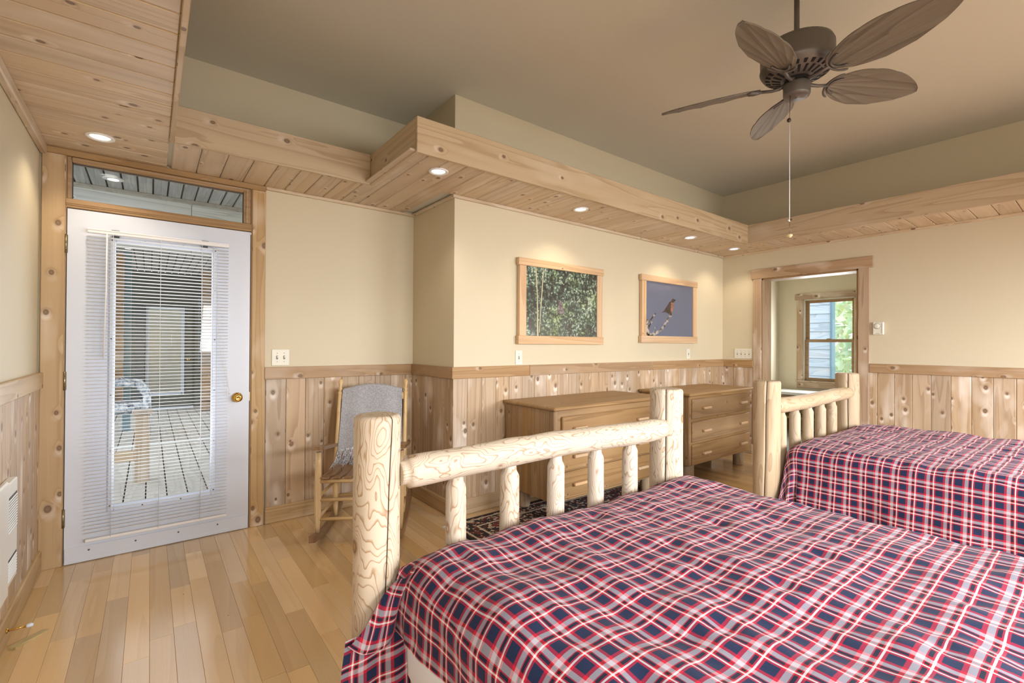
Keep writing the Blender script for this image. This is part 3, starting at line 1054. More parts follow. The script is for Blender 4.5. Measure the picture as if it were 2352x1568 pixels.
# ------------------------------------------------------------------ covered porch outside the door
pd = MB().box(-1.6, 2.2, YD + T, 11.3, -0.14, -0.062).obj('porch_deck', DARK)
pd['kind'] = 'structure'
x = -0.02 - 0.143 * 6
while x < 1.35:
    for (a, b) in ((YD + T + 0.005, 7.36), (7.515, 11.2)):
        MB().cbox(x + 0.005, x + 0.138, a, b, -0.062, -0.02, 0.003).obj('deck_board', DECKM, pd)
    x += 0.143
MB().cbox(-0.88, 1.36, 7.37, 7.505, -0.062, -0.018, 0.003).obj('deck_board', PORCHW, pd)
pc = MB().box(-1.6, 2.2, YD + T, 11.3, 2.62, 2.7).obj('porch_ceiling', DGREY)
pc['kind'] = 'structure'
x = -1.55
while x < 2.1:
    MB().cbox(x + 0.006, x + 0.098, YD + T, 11.28, 2.6, 2.62, 0.003).obj('plank', PORCHC, pc)
    x += 0.104
bm_ = struct_root('porch_beam')
for (a, b) in ((2.10, 2.245), (2.25, 2.395), (2.40, 2.57)):
    MB().cbox(-1.6, 0.30, 5.36, 5.44, a, b, 0.004).obj('board', PORCHW, bm_)
    MB().cbox(0.303, 2.2, 5.36, 5.44, a, b, 0.004).obj('board', PORCHW, bm_)
MB().cbox(-1.6, 2.2, 5.33, 5.36, 2.565, 2.6, 0.003).obj('trim_strip', DECKM, bm_)
for (px, py, lab) in ((-0.25, 5.03, 'porch ceiling light seen through the transom pane over the door'), (-0.36, 7.3, 'porch ceiling light seen high up through the door blind, left one'),
                      (-0.26, 8.6, 'porch ceiling light seen high up through the door blind, right one')):
    t = thing('porch_light', lab, 'light', (px, py, 2.6), 0, 'porch ceiling lights')
    MB().lathe([(0.07, 0), (0.07, -0.006), (0.055, -0.01)], 24).obj('trim_ring', CHROME, t)
    MB().lathe([(0.055, -0.0095), (0.0, -0.011)], 24).obj('lamp', LAMPE, t)
# end wall with a second glazed door
pe = MB()
pe.box(-1.6, -0.11, 11.2, 11.3, -0.14, 2.6)
pe.box(0.56, 2.2, 11.2, 11.3, -0.14, 2.6)
pe.box(-0.11, 0.56, 11.2, 11.3, 1.97, 2.6)
pew = pe.obj('porch_end_wall', GREEN)
pew['kind'] = 'structure'
zz = 0.0
while zz < 2.6:
    MB().cbox(0.70, 2.2, 11.17, 11.2, zz, zz + 0.128, 0.006).obj('board', GREEN, pew)
    zz += 0.13
d3 = struct_root('door_3')
mb = MB()
ex0, ex1, ez0, ez1 = -0.04, 0.50, 0.28, 1.91
for b in ((-0.14, ex0, 0.0, 2.0), (ex1, 0.66, 0.0, 2.0), (ex0, ex1, 0.0, ez0), (ex0, ex1, ez1, 2.0)):
    mb.box(b[0], b[1], 11.16, 11.2, b[2], b[3])
mb.obj('door_slab', GREEN, d3)
mb = MB()
for b in ((ex0 - 0.03, ex0 + 0.02, ez0 - 0.03, ez1 + 0.03), (ex1 - 0.02, ex1 + 0.03, ez0 - 0.03, ez1 + 0.03), (ex0, ex1, ez0 - 0.03, ez0 + 0.02), (ex0, ex1, ez1 - 0.02, ez1 + 0.03)):
    mb.cbox(b[0], b[1], 11.14, 11.16, b[2], b[3], 0.004)
mb.obj('lite_frame', WHITE, d3)
MB().box(ex0, ex1, 11.172, 11.176, ez0, ez1).obj('pane', GLASS, d3)
MB().cbox(-0.2, 0.68, 11.1, 11.2, -0.02, 0.02, 0.004).obj('threshold', WHITE, d3)
mb = MB().lathe([(0, 0), (0.03, 0), (0.03, 0.006), (0.012, 0.012), (0.012, 0.03), (0.028, 0.042), (0.024, 0.06), (0, 0.064)], 16)
mb.xf(Matrix.Translation((0.59, 11.16, 0.93)) @ Matrix.Rotation(PI / 2, 4, 'X'))
mb.obj('door_knob', BRASS, d3)
mb = MB()
zz = ez0 + 0.04
while zz < ez1 - 0.02:
    mb.box(ex0 + 0.01, ex1 - 0.01, 11.20, 11.222, zz, zz + 0.002)
    zz += 0.03
b3 = mb.obj('window_blind', BLINDM)
tag(b3, 'white blind inside the far porch door, seen through the near glass', 'blind')
MB().box(-0.5, 1.1, 11.9, 12.0, -0.14, 2.6).obj('wall_porch_room', HALLW)['kind'] = 'structure'
# right side: stacked logs
lw_ = struct_root('porch_log_wall')
zz = -0.02
while zz < 2.55:
    mb = MB()
    mb.tube([(0.76, 10.52, zz + 0.085), (1.9, 10.52, zz + 0.085)], 0.088, 12)
    mb.obj('log', LOGWALL, lw_)
    zz += 0.17
# left side: wall corner with trim, log stack
lc = struct_root('porch_log_corner')
zz = 0.3
while zz < 2.5:
    mb = MB()
    mb.tube([(-0.72, 8.6, zz + 0.085), (-0.30, 8.6, zz + 0.085)], 0.088, 12)
    mb.obj('log', LOGWALL, lc)
    zz += 0.17
MB().cbox(-0.31, -0.22, 8.75, 8.85, -0.02, 2.6, 0.004).obj('corner_board', TEAL, lc)
MB().cbox(-0.22, -0.08, 11.05, 11.2, 0.1, 1.95, 0.004).obj('dark_board', DGREY, lc)
# deck post with a cap, low rail
pr = thing('deck_railing', 'pale wooden deck railing post with square cap behind the door blind', 'railing', (-0.05, 5.5, -0.02))
MB().cbox(-0.055, 0.055, -0.055, 0.055, 0, 0.62, 0.004).obj('post', POSTW, pr)
MB().cbox(-0.075, 0.075, -0.075, 0.075, 0.62, 0.66, 0.006).obj('post_cap', POSTW, pr)
MB().cbox(-0.9, -0.055, -0.03, 0.03, 0.20, 0.29, 0.004).obj('rail', wood('rail_wood', S(200, 178, 150), S(176, 152, 122), S(150, 124, 94), axis='X', rough=0.8), pr)
# chair wrapped in clear plastic
wc = thing('patio_chair', 'patio chair wrapped in crinkled clear plastic on the porch', 'chair', (-0.28, 8.0, -0.02))
fm = MB()
fm.cbox(-0.30, 0.22, -0.25, 0.25, 0.36, 0.50, 0.05)
fm.obj('seat', FOIL, wc)
MB().cbox(-0.34, -0.22, -0.27, 0.27, 0.45, 0.92, 0.05).obj('backrest', FOIL, wc)
for sy in (-0.27, 0.27):
    MB().tube([(-0.25, sy, 0.70), (0.0, sy, 0.76), (0.17, sy, 0.73), (0.25, sy, 0.60), (0.26, sy, 0.3), (0.25, sy, 0.0)], 0.045, 10).obj('armrest', FOIL, wc)
    MB().tube([(-0.26, sy, 0.7), (-0.28, sy, 0.0)], 0.03, 8).obj('leg', FOIL, wc)

# ------------------------------------------------------------------ light switches, thermostat
def switch_plate(label, gangs, M, group='switch plates'):
    t = thing('light_switch', label, 'switch', (0, 0, 0), 0, group)
    t.matrix_world = M
    wd = 0.069 + 0.046 * (gangs - 1)
    MB().cbox(-wd / 2, wd / 2, -0.006, 0.0, -0.057, 0.057, 0.002).obj('plate', PLATE, t)
    for g_ in range(gangs):
        xx = (g_ - (gangs - 1) / 2) * 0.046
        MB().box(xx - 0.006, xx + 0.006, -0.0066, -0.005, -0.013, 0.013).obj('slot', PLATED, t)
        mb = MB().cbox(xx - 0.0042, xx + 0.0042, -0.017, -0.005, -0.001, 0.009, 0.002)
        mb.obj('toggle', PLATE, t)
        mb = MB()
        for s2 in (-0.030, 0.030):
            mb.box(xx - 0.0025, xx + 0.0025, -0.0066, -0.005, s2 - 0.0025, s2 + 0.0025)
        mb.obj('screw', PLATED, t)


switch_plate('double toggle switch plate on the cream wall beside the white door', 2, Matrix.Translation((0.734, YD, 1.158)))
switch_plate('single switch plate below the left edge of the leafy bush picture', 1, Matrix.Translation((2.361, YP, 1.153)))
switch_plate('single switch plate below the right edge of the blue robin picture', 1, Matrix.Translation((4.81, YP, 1.163)))
switch_plate('four-gang toggle switch plate beside the cased doorway', 4, Matrix.Translation((XW, 2.71, 1.165)) @ Matrix.Rotation(-PI / 2, 4, 'Z'))
th = thing('thermostat', 'small square beige thermostat with round dial right of the doorway', 'thermostat', (XW, 1.405, 1.433), -PI / 2)
MB().cbox(-0.042, 0.042, -0.028, 0, -0.06, 0.06, 0.004).obj('housing', PLATE, th)
mb = MB().lathe([(0.024, 0), (0.024, 0.006), (0.020, 0.009), (0, 0.009)], 20)
mb.xf(Matrix.Translation((-0.008, -0.028, 0.022)) @ Matrix.Rotation(PI / 2, 4, 'X'))
mb.obj('dial', PLATE, th)
mb = MB().lathe([(0.027, 0), (0.027, 0.001), (0.024, 0.001)], 20)
mb.xf(Matrix.Translation((-0.008, -0.028, 0.022)) @ Matrix.Rotation(PI / 2, 4, 'X'))
mb.box(0.026, 0.029, -0.0286, -0.0275, -0.05, 0.05)
mb.box(-0.02, 0.01, -0.0286, -0.0275, -0.051, -0.048)
mb.obj('dial_ring', PLATED, th)

# ------------------------------------------------------------------ wall heater, door stop, shim
ht = thing('wall_heater', 'white louvered wall heater low on the left wall', 'heater', (XL, 2.62, 0.26))
mb = MB()
mb.cbox(0.012, 0.042, -0.38, 0.285, 0.0, 0.42, 0.004)
mb.obj('body', HEAT, ht)
mb = MB().cbox(0.036, 0.052, -0.38, 0.075, -0.01, 0.445, 0.006)
mb.obj('front_cover', HEAT, ht)
for z0_, n_ in ((0.225, 12), (0.03, 7)):
    for i in range(n_):
        mb = MB()
        zz = z0_ + i * 0.0115
        mb.add([(0.0415, 0.088, zz), (0.0415, 0.272, zz), (0.0455, 0.272, zz - 0.003), (0.0455, 0.088, zz - 0.003), (0.0415, 0.088, zz + 0.001), (0.0415, 0.272, zz + 0.001)],
               [(0, 1, 2, 3), (3, 2, 5, 4), (0, 3, 4), (1, 5, 2)])
        mb.obj('louver', HEAT, ht)
    MB().box(0.040, 0.0422, 0.085, 0.275, z0_ - 0.006, z0_ + n_ * 0.0115).obj('grille_shade_sheet', DGREY, ht)  # flat dark sheet paints in the shade between the louvers

ds = thing('door_stop', 'brass spring door stop with white tip on the left baseboard', 'door stop', (XL + BT, 2.823, 0.058), 0)
mb = MB()
mb.lathe([(0.011, 0), (0.011, 0.003), (0.006, 0.006), (0.0045, 0.008)], 12)
mb.xf(Matrix.Rotation(PI / 2, 4, 'Y'))
mb.tube([(0.006, 0, 0), (0.06, 0, 0.0005)], 0.0042, 8)
for i in range(14):
    xx = 0.01 + i * 0.0036
    mb.tube([(xx, 0, 0), (xx + 0.0016, 0, 0)], 0.005, 8)
mb.obj('spring', BRASS, ds)
MB().tube([(0.058, 0, 0), (0.062, 0, 0), (0.074, 0, 0), (0.08, 0, 0)], [0.005, 0.008, 0.008, 0.005], 10).obj('rubber_tip', WHITE, ds)
mb = MB()
mb.add([(0, -0.016, 0), (0.135, -0.012, 0), (0.135, 0.016, 0), (0, 0.016, 0), (0, -0.016, 0.011), (0.135, -0.012, 0.002), (0.135, 0.016, 0.002), (0, 0.016, 0.011)],
       [(0, 3, 2, 1), (4, 5, 6, 7), (0, 1, 5, 4), (1, 2, 6, 5), (2, 3, 7, 6), (3, 0, 4, 7)])
sh = mb.obj('wood_shim', WEDGE)
sh.location = (-0.438, 2.768, 0.0)
sh.rotation_euler.z = 0.85
tag(sh, 'small pale wooden shim lying on the floor by the left baseboard', 'wedge')

# ------------------------------------------------------------------ framed pictures
def picture(label, x0, x1, z0, z1, bt_, st_, print_fn):
    t = thing('framed_picture', label, 'picture', ((x0 + x1) / 2, YP, (z0 + z1) / 2))
    hw, hh = (x1 - x0) / 2, (z1 - z0) / 2
    ov = 0.012
    yf, yb = -0.040, -0.004
    MB().cbox(-hw, hw, yf - 0.004, yb, hh - bt_, hh, 0.003).obj('top_rail', FRAMEW['X'], t)
    MB().cbox(-hw, hw, yf - 0.004, yb, -hh, -hh + bt_ * 1.15, 0.003).obj('bottom_rail', FRAMEW['X'], t)
    for s2 in (-1, 1):
        a, b = sorted((s2 * (hw - ov), s2 * (hw - ov - st_)))
        MB().cbox(a, b, yf, yb, -hh + bt_ * 1.15, hh - bt_, 0.003).obj('side_rail', FRAMEW['Z'], t)
    iw, ih0, ih1 = hw - ov - st_, -hh + bt_ * 1.15, hh - bt_
    mb, mats = MB(), []
    mats = print_fn(mb, iw, ih0, ih1, -0.028)
    mb.obj('photo_print', mats, t)
    MB().box(-iw, iw, -0.0335, -0.0325, ih0, ih1).obj('glass', PICGLASS, t)


def bush(mb, iw, h0, h1, y):
    mb.box(-iw, iw, y, y + 0.004, h0, h1, 0)
    U = lambda a, b, d=1: (-iw + 2 * iw * a, y - 0.0002 * d, h0 + (h1 - h0) * b)
    # two pale stalks
    mb.poly([U(0.120, 1.0), U(0.134, 1.0), U(0.155, 0.55), U(0.164, 0.0), U(0.146, 0.0), U(0.143, 0.55)], 1)
    mb.poly([U(0.222, 0.97), U(0.232, 0.97), U(0.205, 0.5), U(0.180, 0.05), U(0.172, 0.05), U(0.192, 0.5)], 1)
    # bird: grey body, crest, dark eye mask
    mb.poly([U(0.405, 0.36), U(0.43, 0.47), U(0.435, 0.52), U(0.462, 0.525), U(0.487, 0.50), U(0.505, 0.42), U(0.515, 0.35), U(0.47, 0.33)], 2)
    mb.poly([U(0.412, 0.515, 2), U(0.432, 0.545, 2), U(0.458, 0.545, 2), U(0.478, 0.525, 2), U(0.462, 0.50, 2), U(0.436, 0.49, 2)], 2)
    mb.poly([U(0.395, 0.515, 3), U(0.43, 0.527, 3), U(0.458, 0.535, 3), U(0.45, 0.522, 3), U(0.425, 0.512, 3)], 3)
    return [FOLI, STALK, BIRDG, BIRDK]


def robin(mb, iw, h0, h1, y):
    mb.box(-iw, iw, y, y + 0.004, h0, h1, 0)
    U = lambda a, b, d=1: (-iw + 2 * iw * a, y - 0.0002 * d, h0 + (h1 - h0) * b)

    def seg(a, b, w0, w1, d=1, mi=1):
        (ax, ay), (bx, by) = a, b
        L = math.hypot(bx - ax, by - ay)
        nx_, ny_ = -(by - ay) / L, (bx - ax) / L
        mb.poly([U(ax + nx_ * w0, ay + ny_ * w0, d), U(ax - nx_ * w0, ay - ny_ * w0, d), U(bx - nx_ * w1, by - ny_ * w1, d), U(bx + nx_ * w1, by + ny_ * w1, d)], mi)
    pts = [(0.05, 0.0), (0.20, 0.05), (0.30, 0.11), (0.37, 0.19), (0.41, 0.27), (0.46, 0.34), (0.50, 0.41)]
    wd = [0.035, 0.028, 0.024, 0.02, 0.017, 0.016, 0.012]
    for i in range(6):
        seg(pts[i], pts[i + 1], wd[i], wd[i + 1], 1)
    seg((0.415, 0.33), (0.455, 0.275), 0.014, 0.01, 2)
    seg((0.0, 0.26), (0.08, 0.27), 0.05, 0.02, 1)
    seg((0.06, 0.26), (0.20, 0.42), 0.018, 0.014, 2)
    seg((0.05, 0.14), (0.13, 0.27), 0.02, 0.014, 1)
    seg((0.0, 0.10), (0.05, 0.18), 0.04, 0.03, 2)
    seg((0.03, 0.20), (0.04, 0.0), 0.03, 0.04, 1)
    seg((0.16, 0.08), (0.18, 0.16), 0.003, 0.002, 1)
    seg((0.19, 0.09), (0.185, 0.17), 0.003, 0.002, 2)
    # robin facing right
    mb.poly([U(0.300, 0.435, 3), U(0.36, 0.475, 3), U(0.42, 0.56, 3), U(0.48, 0.655, 3), U(0.515, 0.675, 3), U(0.545, 0.655, 3), U(0.572, 0.62, 3), U(0.572, 0.56, 3), U(0.545, 0.48, 3),
             U(0.52, 0.425, 3), U(0.48, 0.415, 3), U(0.43, 0.445, 3), U(0.40, 0.455, 3), U(0.345, 0.450, 3)], 2)
    mb.poly([U(0.518, 0.655, 4), U(0.55, 0.655, 4), U(0.572, 0.62, 4), U(0.575, 0.565, 4), U(0.555, 0.50, 4), U(0.53, 0.44, 4), U(0.508, 0.47, 4), U(0.512, 0.56, 4)], 3)
    mb.poly([U(0.51, 0.655, 5), U(0.525, 0.70, 5), U(0.55, 0.725, 5), U(0.58, 0.722, 5), U(0.598, 0.705, 5), U(0.622, 0.708, 5), U(0.602, 0.688, 5), U(0.585, 0.665, 5), U(0.555, 0.65, 5)], 2)
    mb.poly([U(0.575, 0.712, 6), U(0.592, 0.714, 6), U(0.628, 0.708, 6), U(0.592, 0.695, 6)], 4)
    seg((0.50, 0.43), (0.495, 0.37), 0.02, 0.014, 5, 1)
    seg((0.530, 0.44), (0.515, 0.37), 0.012, 0.01, 5, 1)
    return [SKYP, TWIG, BIRDB, BIRDR, BIRDK]


picture('pine-framed photograph of a bird hidden in green leafy bushes', 2.326, 3.34, 1.262, 1.960, 0.060, 0.072, bush)
picture('smaller pine-framed photograph of a robin on a bare branch against blue sky', 3.908, 4.934, 1.283, 1.978, 0.062, 0.070, robin)

# ------------------------------------------------------------------ dressers
def pull(mb, x, y, z, L):
    mb.cbox(x - L / 2, x + L / 2, y - 0.030, y - 0.002, z - 0.011, z + 0.011, 0.005)


def dresser(label, x0, x1, y0, y1, top_over, drawers, dx0, dx1, pulls, LP_, front_planks):
    t = thing('dresser', label, 'dresser', ((x0 + x1) / 2, (y0 + y1) / 2, 0.0095 if 'rug' in label else 0), 0, 'pine dressers along the picture wall')
    cx, cy = (x0 + x1) / 2, (y0 + y1) / 2
    X0, X1, Y0, Y1 = x0 - cx, x1 - cx, y0 - cy, y1 - cy
    zb, zt = 0.15, 0.79
    MB().box(X0 + 0.014, X1 - 0.014, Y0 + 0.012, Y1, zb, zt - 0.001).obj('carcass', DRES['X'], t)
    o = top_over
    MB().cbox(X0 - o, X1 + o, Y0 - 0.03, Y1 + 0.005, zt, zt + 0.028, 0.009).obj('top', DRES['X'], t)
    # plank sides
    n_ = 5
    for xs, xe in ((X0, X0 + 0.016), (X1 - 0.016, X1)):
        yy = Y0 + 0.045
        step = (Y1 - yy) / n_
        for i in range(n_):
            MB().cbox(xs, xe, yy + 0.0006, yy + step - 0.0006, zb, zt - 0.001, 0.002).obj('side_plank', DRES['Z'], t)
            yy += step
    # front corner posts and face frame
    for xs in (X0, X1 - 0.045):
        MB().cbox(xs, xs + 0.045, Y0, Y0 + 0.045, zb, zt - 0.001, 0.005).obj('corner_post', DRES['Z'], t)
    MB().cbox(X0 + 0.045, X1 - 0.045, Y0 + 0.004, Y0 + 0.02, zb, zt - 0.001, 0.001).obj('face_frame', DRES['X'], t)
    for (za, zbb) in drawers:
        d_ = MB().cbox(dx0 - cx, dx1 - cx, Y0 - 0.016, Y0 + 0.006, za, zbb, 0.006).obj('drawer_front', DRES['X'], t)
        for px in pulls:
            mb = MB()
            pull(mb, px - cx, Y0 - 0.014, (za + zbb) / 2, LP_)
            mb.obj('handle', FRAMEW['X'], d_)
    for lx in (X0 + 0.10, X1 - 0.12):
        for ly in (Y0 + 0.07, Y1 - 0.10):
            MB().lathe([(0.05, 0.0), (0.053, 0.01), (0.052, zb + 0.003)], 20, (lx, ly, 0)).obj('leg', LOG2['Z'], t)


dresser('low pine dresser nearest the alcove, standing on the dark patterned rug', 2.205, 3.47, 2.375, 2.925, 0.02, [(0.565, 0.745), (0.365, 0.555), (0.168, 0.355)],
        2.275, 3.40, (2.44, 3.16), 0.13, 4)
dresser('pine dresser in the far corner beside the cased doorway, on bare floor', 3.905, 5.075, 2.395, 2.925, 0.03, [(0.58, 0.765), (0.368, 0.555), (0.155, 0.345)],
        3.94, 5.035, (4.165, 4.875), 0.13, 4)

# ------------------------------------------------------------------ rug
ru = thing('area_rug', 'dark patterned persian style rug under the left dresser', 'rug', (2.76, 2.29, 0))
MB().cbox(-1.13, 1.13, -0.56, 0.56, 0.0005, 0.009, 0.003).obj('pile', RUG, ru)
mb = MB()
rr_ = random.Random(5)
for s2 in (-1, 1):
    for i in range(90):
        yy = -0.55 + 1.1 * i / 89
        mb.tube([(s2 * 1.128, yy, 0.004), (s2 * (1.16 + rr_.uniform(0, 0.012)), yy + rr_.uniform(-0.01, 0.01), 0.002)], 0.0018, 4)
mb.obj('fringe', STONE, ru, kind='stuff')

# ------------------------------------------------------------------ log beds
YFB = 1.45


def log_shape(L, r, seg=28, nr=26, seed=0, round_=0.016, lump=0.03, groove=None, top=True, taper0=None):
    """vertical peeled log 0..L, radius r, softly lumpy, eased top edge, optional drying check"""
    mb = MB()
    angs = [2 * PI * k / seg for k in range(seg)]
    gi = None
    if groove is not None:
        g = groove[0] % (2 * PI)
        angs = sorted([a for a in angs if abs((a - g + PI) % (2 * PI) - PI) > 0.1] + [g - 0.024, g, g + 0.024])
        gi = angs.index(g)
    zs = [L * i / nr for i in range(nr + 1)]
    prof = [(1.0, z_) for z_ in zs[:-1]]
    prof += [(1.0, L - round_)] + [(1 - (round_ / r) * (1 - cos(t)), L - round_ + round_ * sin(t)) for t in (PI / 8, PI / 4, 3 * PI / 8, PI / 2)]
    prof = [p for p in prof if not (L - round_ < p[1] < L and p[0] == 1.0)]
    n = len(angs)
    tw = groove[3] if groove else 0.0
    vs, fs, mi = [], [], []
    for (s_, z_) in prof:
        for k, a in enumerate(angs):
            rad = r * s_ * (1 + lump * mnoise.noise(Vector((cos(a) * 1.6 + seed * 7.1, sin(a) * 1.6, z_ * 4.0 + seed))))
            aa = a + tw * z_
            if gi is not None and k in (gi - 1, gi, gi + 1) and groove[1] < z_ < groove[2]:
                aa = aa + 0.06 * mnoise.noise(Vector((seed, z_ * 3, 2.0)))
                if k == gi:
                    rad -= 0.014
            vs.append((rad * cos(aa), rad * sin(aa), z_))
    for i in range(len(prof) - 1):
        for k in range(n):
            k2 = (k + 1) % n
            fs.append((i * n + k, i * n + k2, (i + 1) * n + k2, (i + 1) * n + k))
            ck = gi is not None and k in (gi - 1, gi) and groove[1] < prof[i][1] and prof[i + 1][1] < groove[2]
            mi.append(1 if ck else 0)
    mb.add(vs, fs, 0, True)
    mb.m = mi
    e = (len(prof) - 1) * n
    # flat top with a slightly inset ring so the eased edge stays crisp
    mb.f.append(tuple(e + k for k in range(n)))
    mb.m.append(0)
    mb.sm.append(False)
    mb.f.append(tuple(k for k in reversed(range(n))))
    mb.m.append(0)
    mb.sm.append(False)
    return mb


def spindle(z0, z1, r, seed):
    rs = random.Random(seed)
    seg = 10
    tb = 0.055
    prof = [(r, z0), (r * 1.02, (z0 + z1) / 2 - 0.1), (r * 0.99, z1 - tb), (r * 0.93, z1 - tb + 0.008), (r * 0.74, z1 - tb + 0.022), (r * 0.66, z1 - tb + 0.05), (r * 0.62, z1 + 0.01)]
    mb = MB()
    vs, fs = [], []
    ph = rs.uniform(0, 1)
    for (rr2, z_) in prof:
        for k in range(seg):
            a = 2 * PI * k / seg + ph
            q = rr2 * (1 + 0.07 * mnoise.noise(Vector((cos(a) * 1.3 + seed * 3.3, sin(a) * 1.3, z_ * 2.5))))
            vs.append((q * cos(a), q * sin(a), z_))
    for i in range(len(prof) - 1):
        for k in range(seg):
            k2 = (k + 1) % seg
            fs.append((i * seg + k, i * seg + k2, (i + 1) * seg + k2, (i + 1) * seg + k))
    mb.add(vs, fs, 0, True)
    return mb


def log_bed(label, xl, xr, M, htop, rail_z, spx, seed, grooves, rp):
    t = thing('log_bed', label, 'bed', ((xl + xr) / 2, YFB, 0), 0, 'log beds')
    hw = (xr - xl) / 2
    cx = (xl + xr) / 2
    for s2, gro in ((-1, grooves[0]), (1, grooves[1])):
        o = log_shape(htop, rp[0 if s2 < 0 else 1], seed=seed + s2, groove=gro).obj('post', [M['Z'], CRACK], t)
        o.location = (s2 * hw, 0, 0)
    # top rail: shaved tenon at both ends
    L = 2 * hw
    r = 0.053
    x0_ = -hw + rp[0] - 0.012
    x1_ = hw - rp[1] + 0.012
    n = 40
    pts, rad = [], []
    us = [0, 0.008, 0.0145, 0.018, 0.0225] + [0.03 + 0.97 * i / (n - 5) for i in range(n - 4)]
    for u in us:
        xx = x0_ + (x1_ - x0_) * u
        pts.append((xx, -0.03 + 0.004 * sin(u * 9 + seed), rail_z + 0.006 * sin(u * 5 + seed * 2)))
        e = min(u, 1 - u) * (x1_ - x0_)
        k_ = 0.74 + 0.26 * min(1.0, max(0.0, (e - 0.022) / 0.010)) if u < 0.5 else 0.80 + 0.20 * min(1.0, e / 0.10)
        rad.append(r * k_ * (1 + 0.03 * mnoise.noise(Vector((xx * 5, seed, 0)))))
    mb = MB().tube(pts, rad, 22)
    for i in range(len(mb.v)):
        p = Vector(mb.v[i])
        nn = mnoise.noise(p * 9 + Vector((seed * 5, 0, 0))) * 0.0035
        d_ = Vector((0, p.y + 0.03, p.z - rail_z))
        if d_.length > 1e-4:
            p += d_.normalized() * nn
        mb.v[i] = tuple(p)
    mb.obj('top_rail', M['X'], t)
    MB().tube([(x0_, -0.0, 0.27), (0, 0.0, 0.272), (x1_, 0.0, 0.27)], 0.05, 18).obj('lower_rail', M['X'], t)
    for i, sx in enumerate(spx):
        o = spindle(0.30, rail_z - r + 0.020, 0.037, seed * 10 + i).obj('spindle', M['Z'], t)
        o.location = (sx - cx, -0.022, 0)
    # side rails and head legs carry the mattress
    for s2 in (-1, 1):
        MB().tube([(s2 * (hw - 0.13), -0.06, 0.13), (s2 * (hw - 0.13), -2.15, 0.13)], 0.045, 16).obj('side_rail', M['Y'], t)
        MB().lathe([(0.06, 0), (0.062, 0.35)], 16, (s2 * (hw - 0.13), -2.15, 0)).obj('head_leg', M['Z'], t)
    MB().box(-hw + 0.1, hw - 0.1, -2.1, -0.12, 0.175, 0.195).obj('slat_deck', M['X'], t)
    return t


log_bed('pale peeled-log bed frame in front, nearest the camera', 0.578, 2.150, LOG, 1.034, 0.842, (0.858, 1.096, 1.338, 1.582, 1.822), 3,
        ((-1.80, 0.02, 1.04, 0.48), (-2.62, 0.35, 1.04, 0.05)), (0.073, 0.084))
log_bed('honey-toned log bed frame behind, by the cased doorway', 3.305, 4.85, LOG2, 1.025, 0.852, (3.47, 3.70, 3.935, 4.18, 4.42), 8,
        ((-2.95, 0.1, 1.03, 0.22), (-2.82, 0.1, 1.03, 0.02)), (0.083, 0.088))


# ------------------------------------------------------------------ mattresses and plaid comforters
def mattress(label, x0, x1, y0, y1, z0, z1):
    r = 0.06
    mb = MB()
    lev = [(r, 0.0), (r * 0.3, r * 0.3), (0, r), (-0.004, (z1 - z0) / 2), (0, z1 - z0 - r), (r * 0.3, z1 - z0 - r * 0.3), (r, z1 - z0)]
    ring = []
    cr = 0.065
    for (ins, z_) in lev:
        row_ = []
        for (cx_, cy_, a0) in ((x1, y1, 0), (x0, y1, PI / 2), (x0, y0, PI), (x1, y0, 1.5 * PI)):
            sx_, sy_ = (1 if cx_ == x1 else -1), (1 if cy_ == y1 else -1)
            for k_ in range(7):
                a = a0 + PI / 2 * k_ / 6
                row_.append((cx_ - sx_ * cr + (cr - ins) * cos(a), cy_ - sy_ * cr + (cr - ins) * sin(a), z0 + z_))
        ring.append(row_)
    n = len(ring[0])
    vs = [p for rw in ring for p in rw]
    fs = [(i * n + k_, i * n + (k_ + 1) % n, (i + 1) * n + (k_ + 1) % n, (i + 1) * n + k_) for i in range(len(lev) - 1) for k_ in range(n)]
    mb.add(vs, fs, 0, True)
    mb.poly([ring[-1][k_] for k_ in range(n)])
    mb.poly([ring[0][k_] for k_ in reversed(range(n))])
    o = mb.obj('mattress', SHEET)
    return tag(o, label, 'mattress', 'white mattresses')


mattress('white sheeted mattress showing at the front bed corner under the plaid', 0.624, 2.12, -0.65, 1.366, 0.197, 0.56)
mattress('white sheeted mattress under the plaid comforter of the far bed', 3.385, 4.80, -0.65, 1.335, 0.197, 0.56)


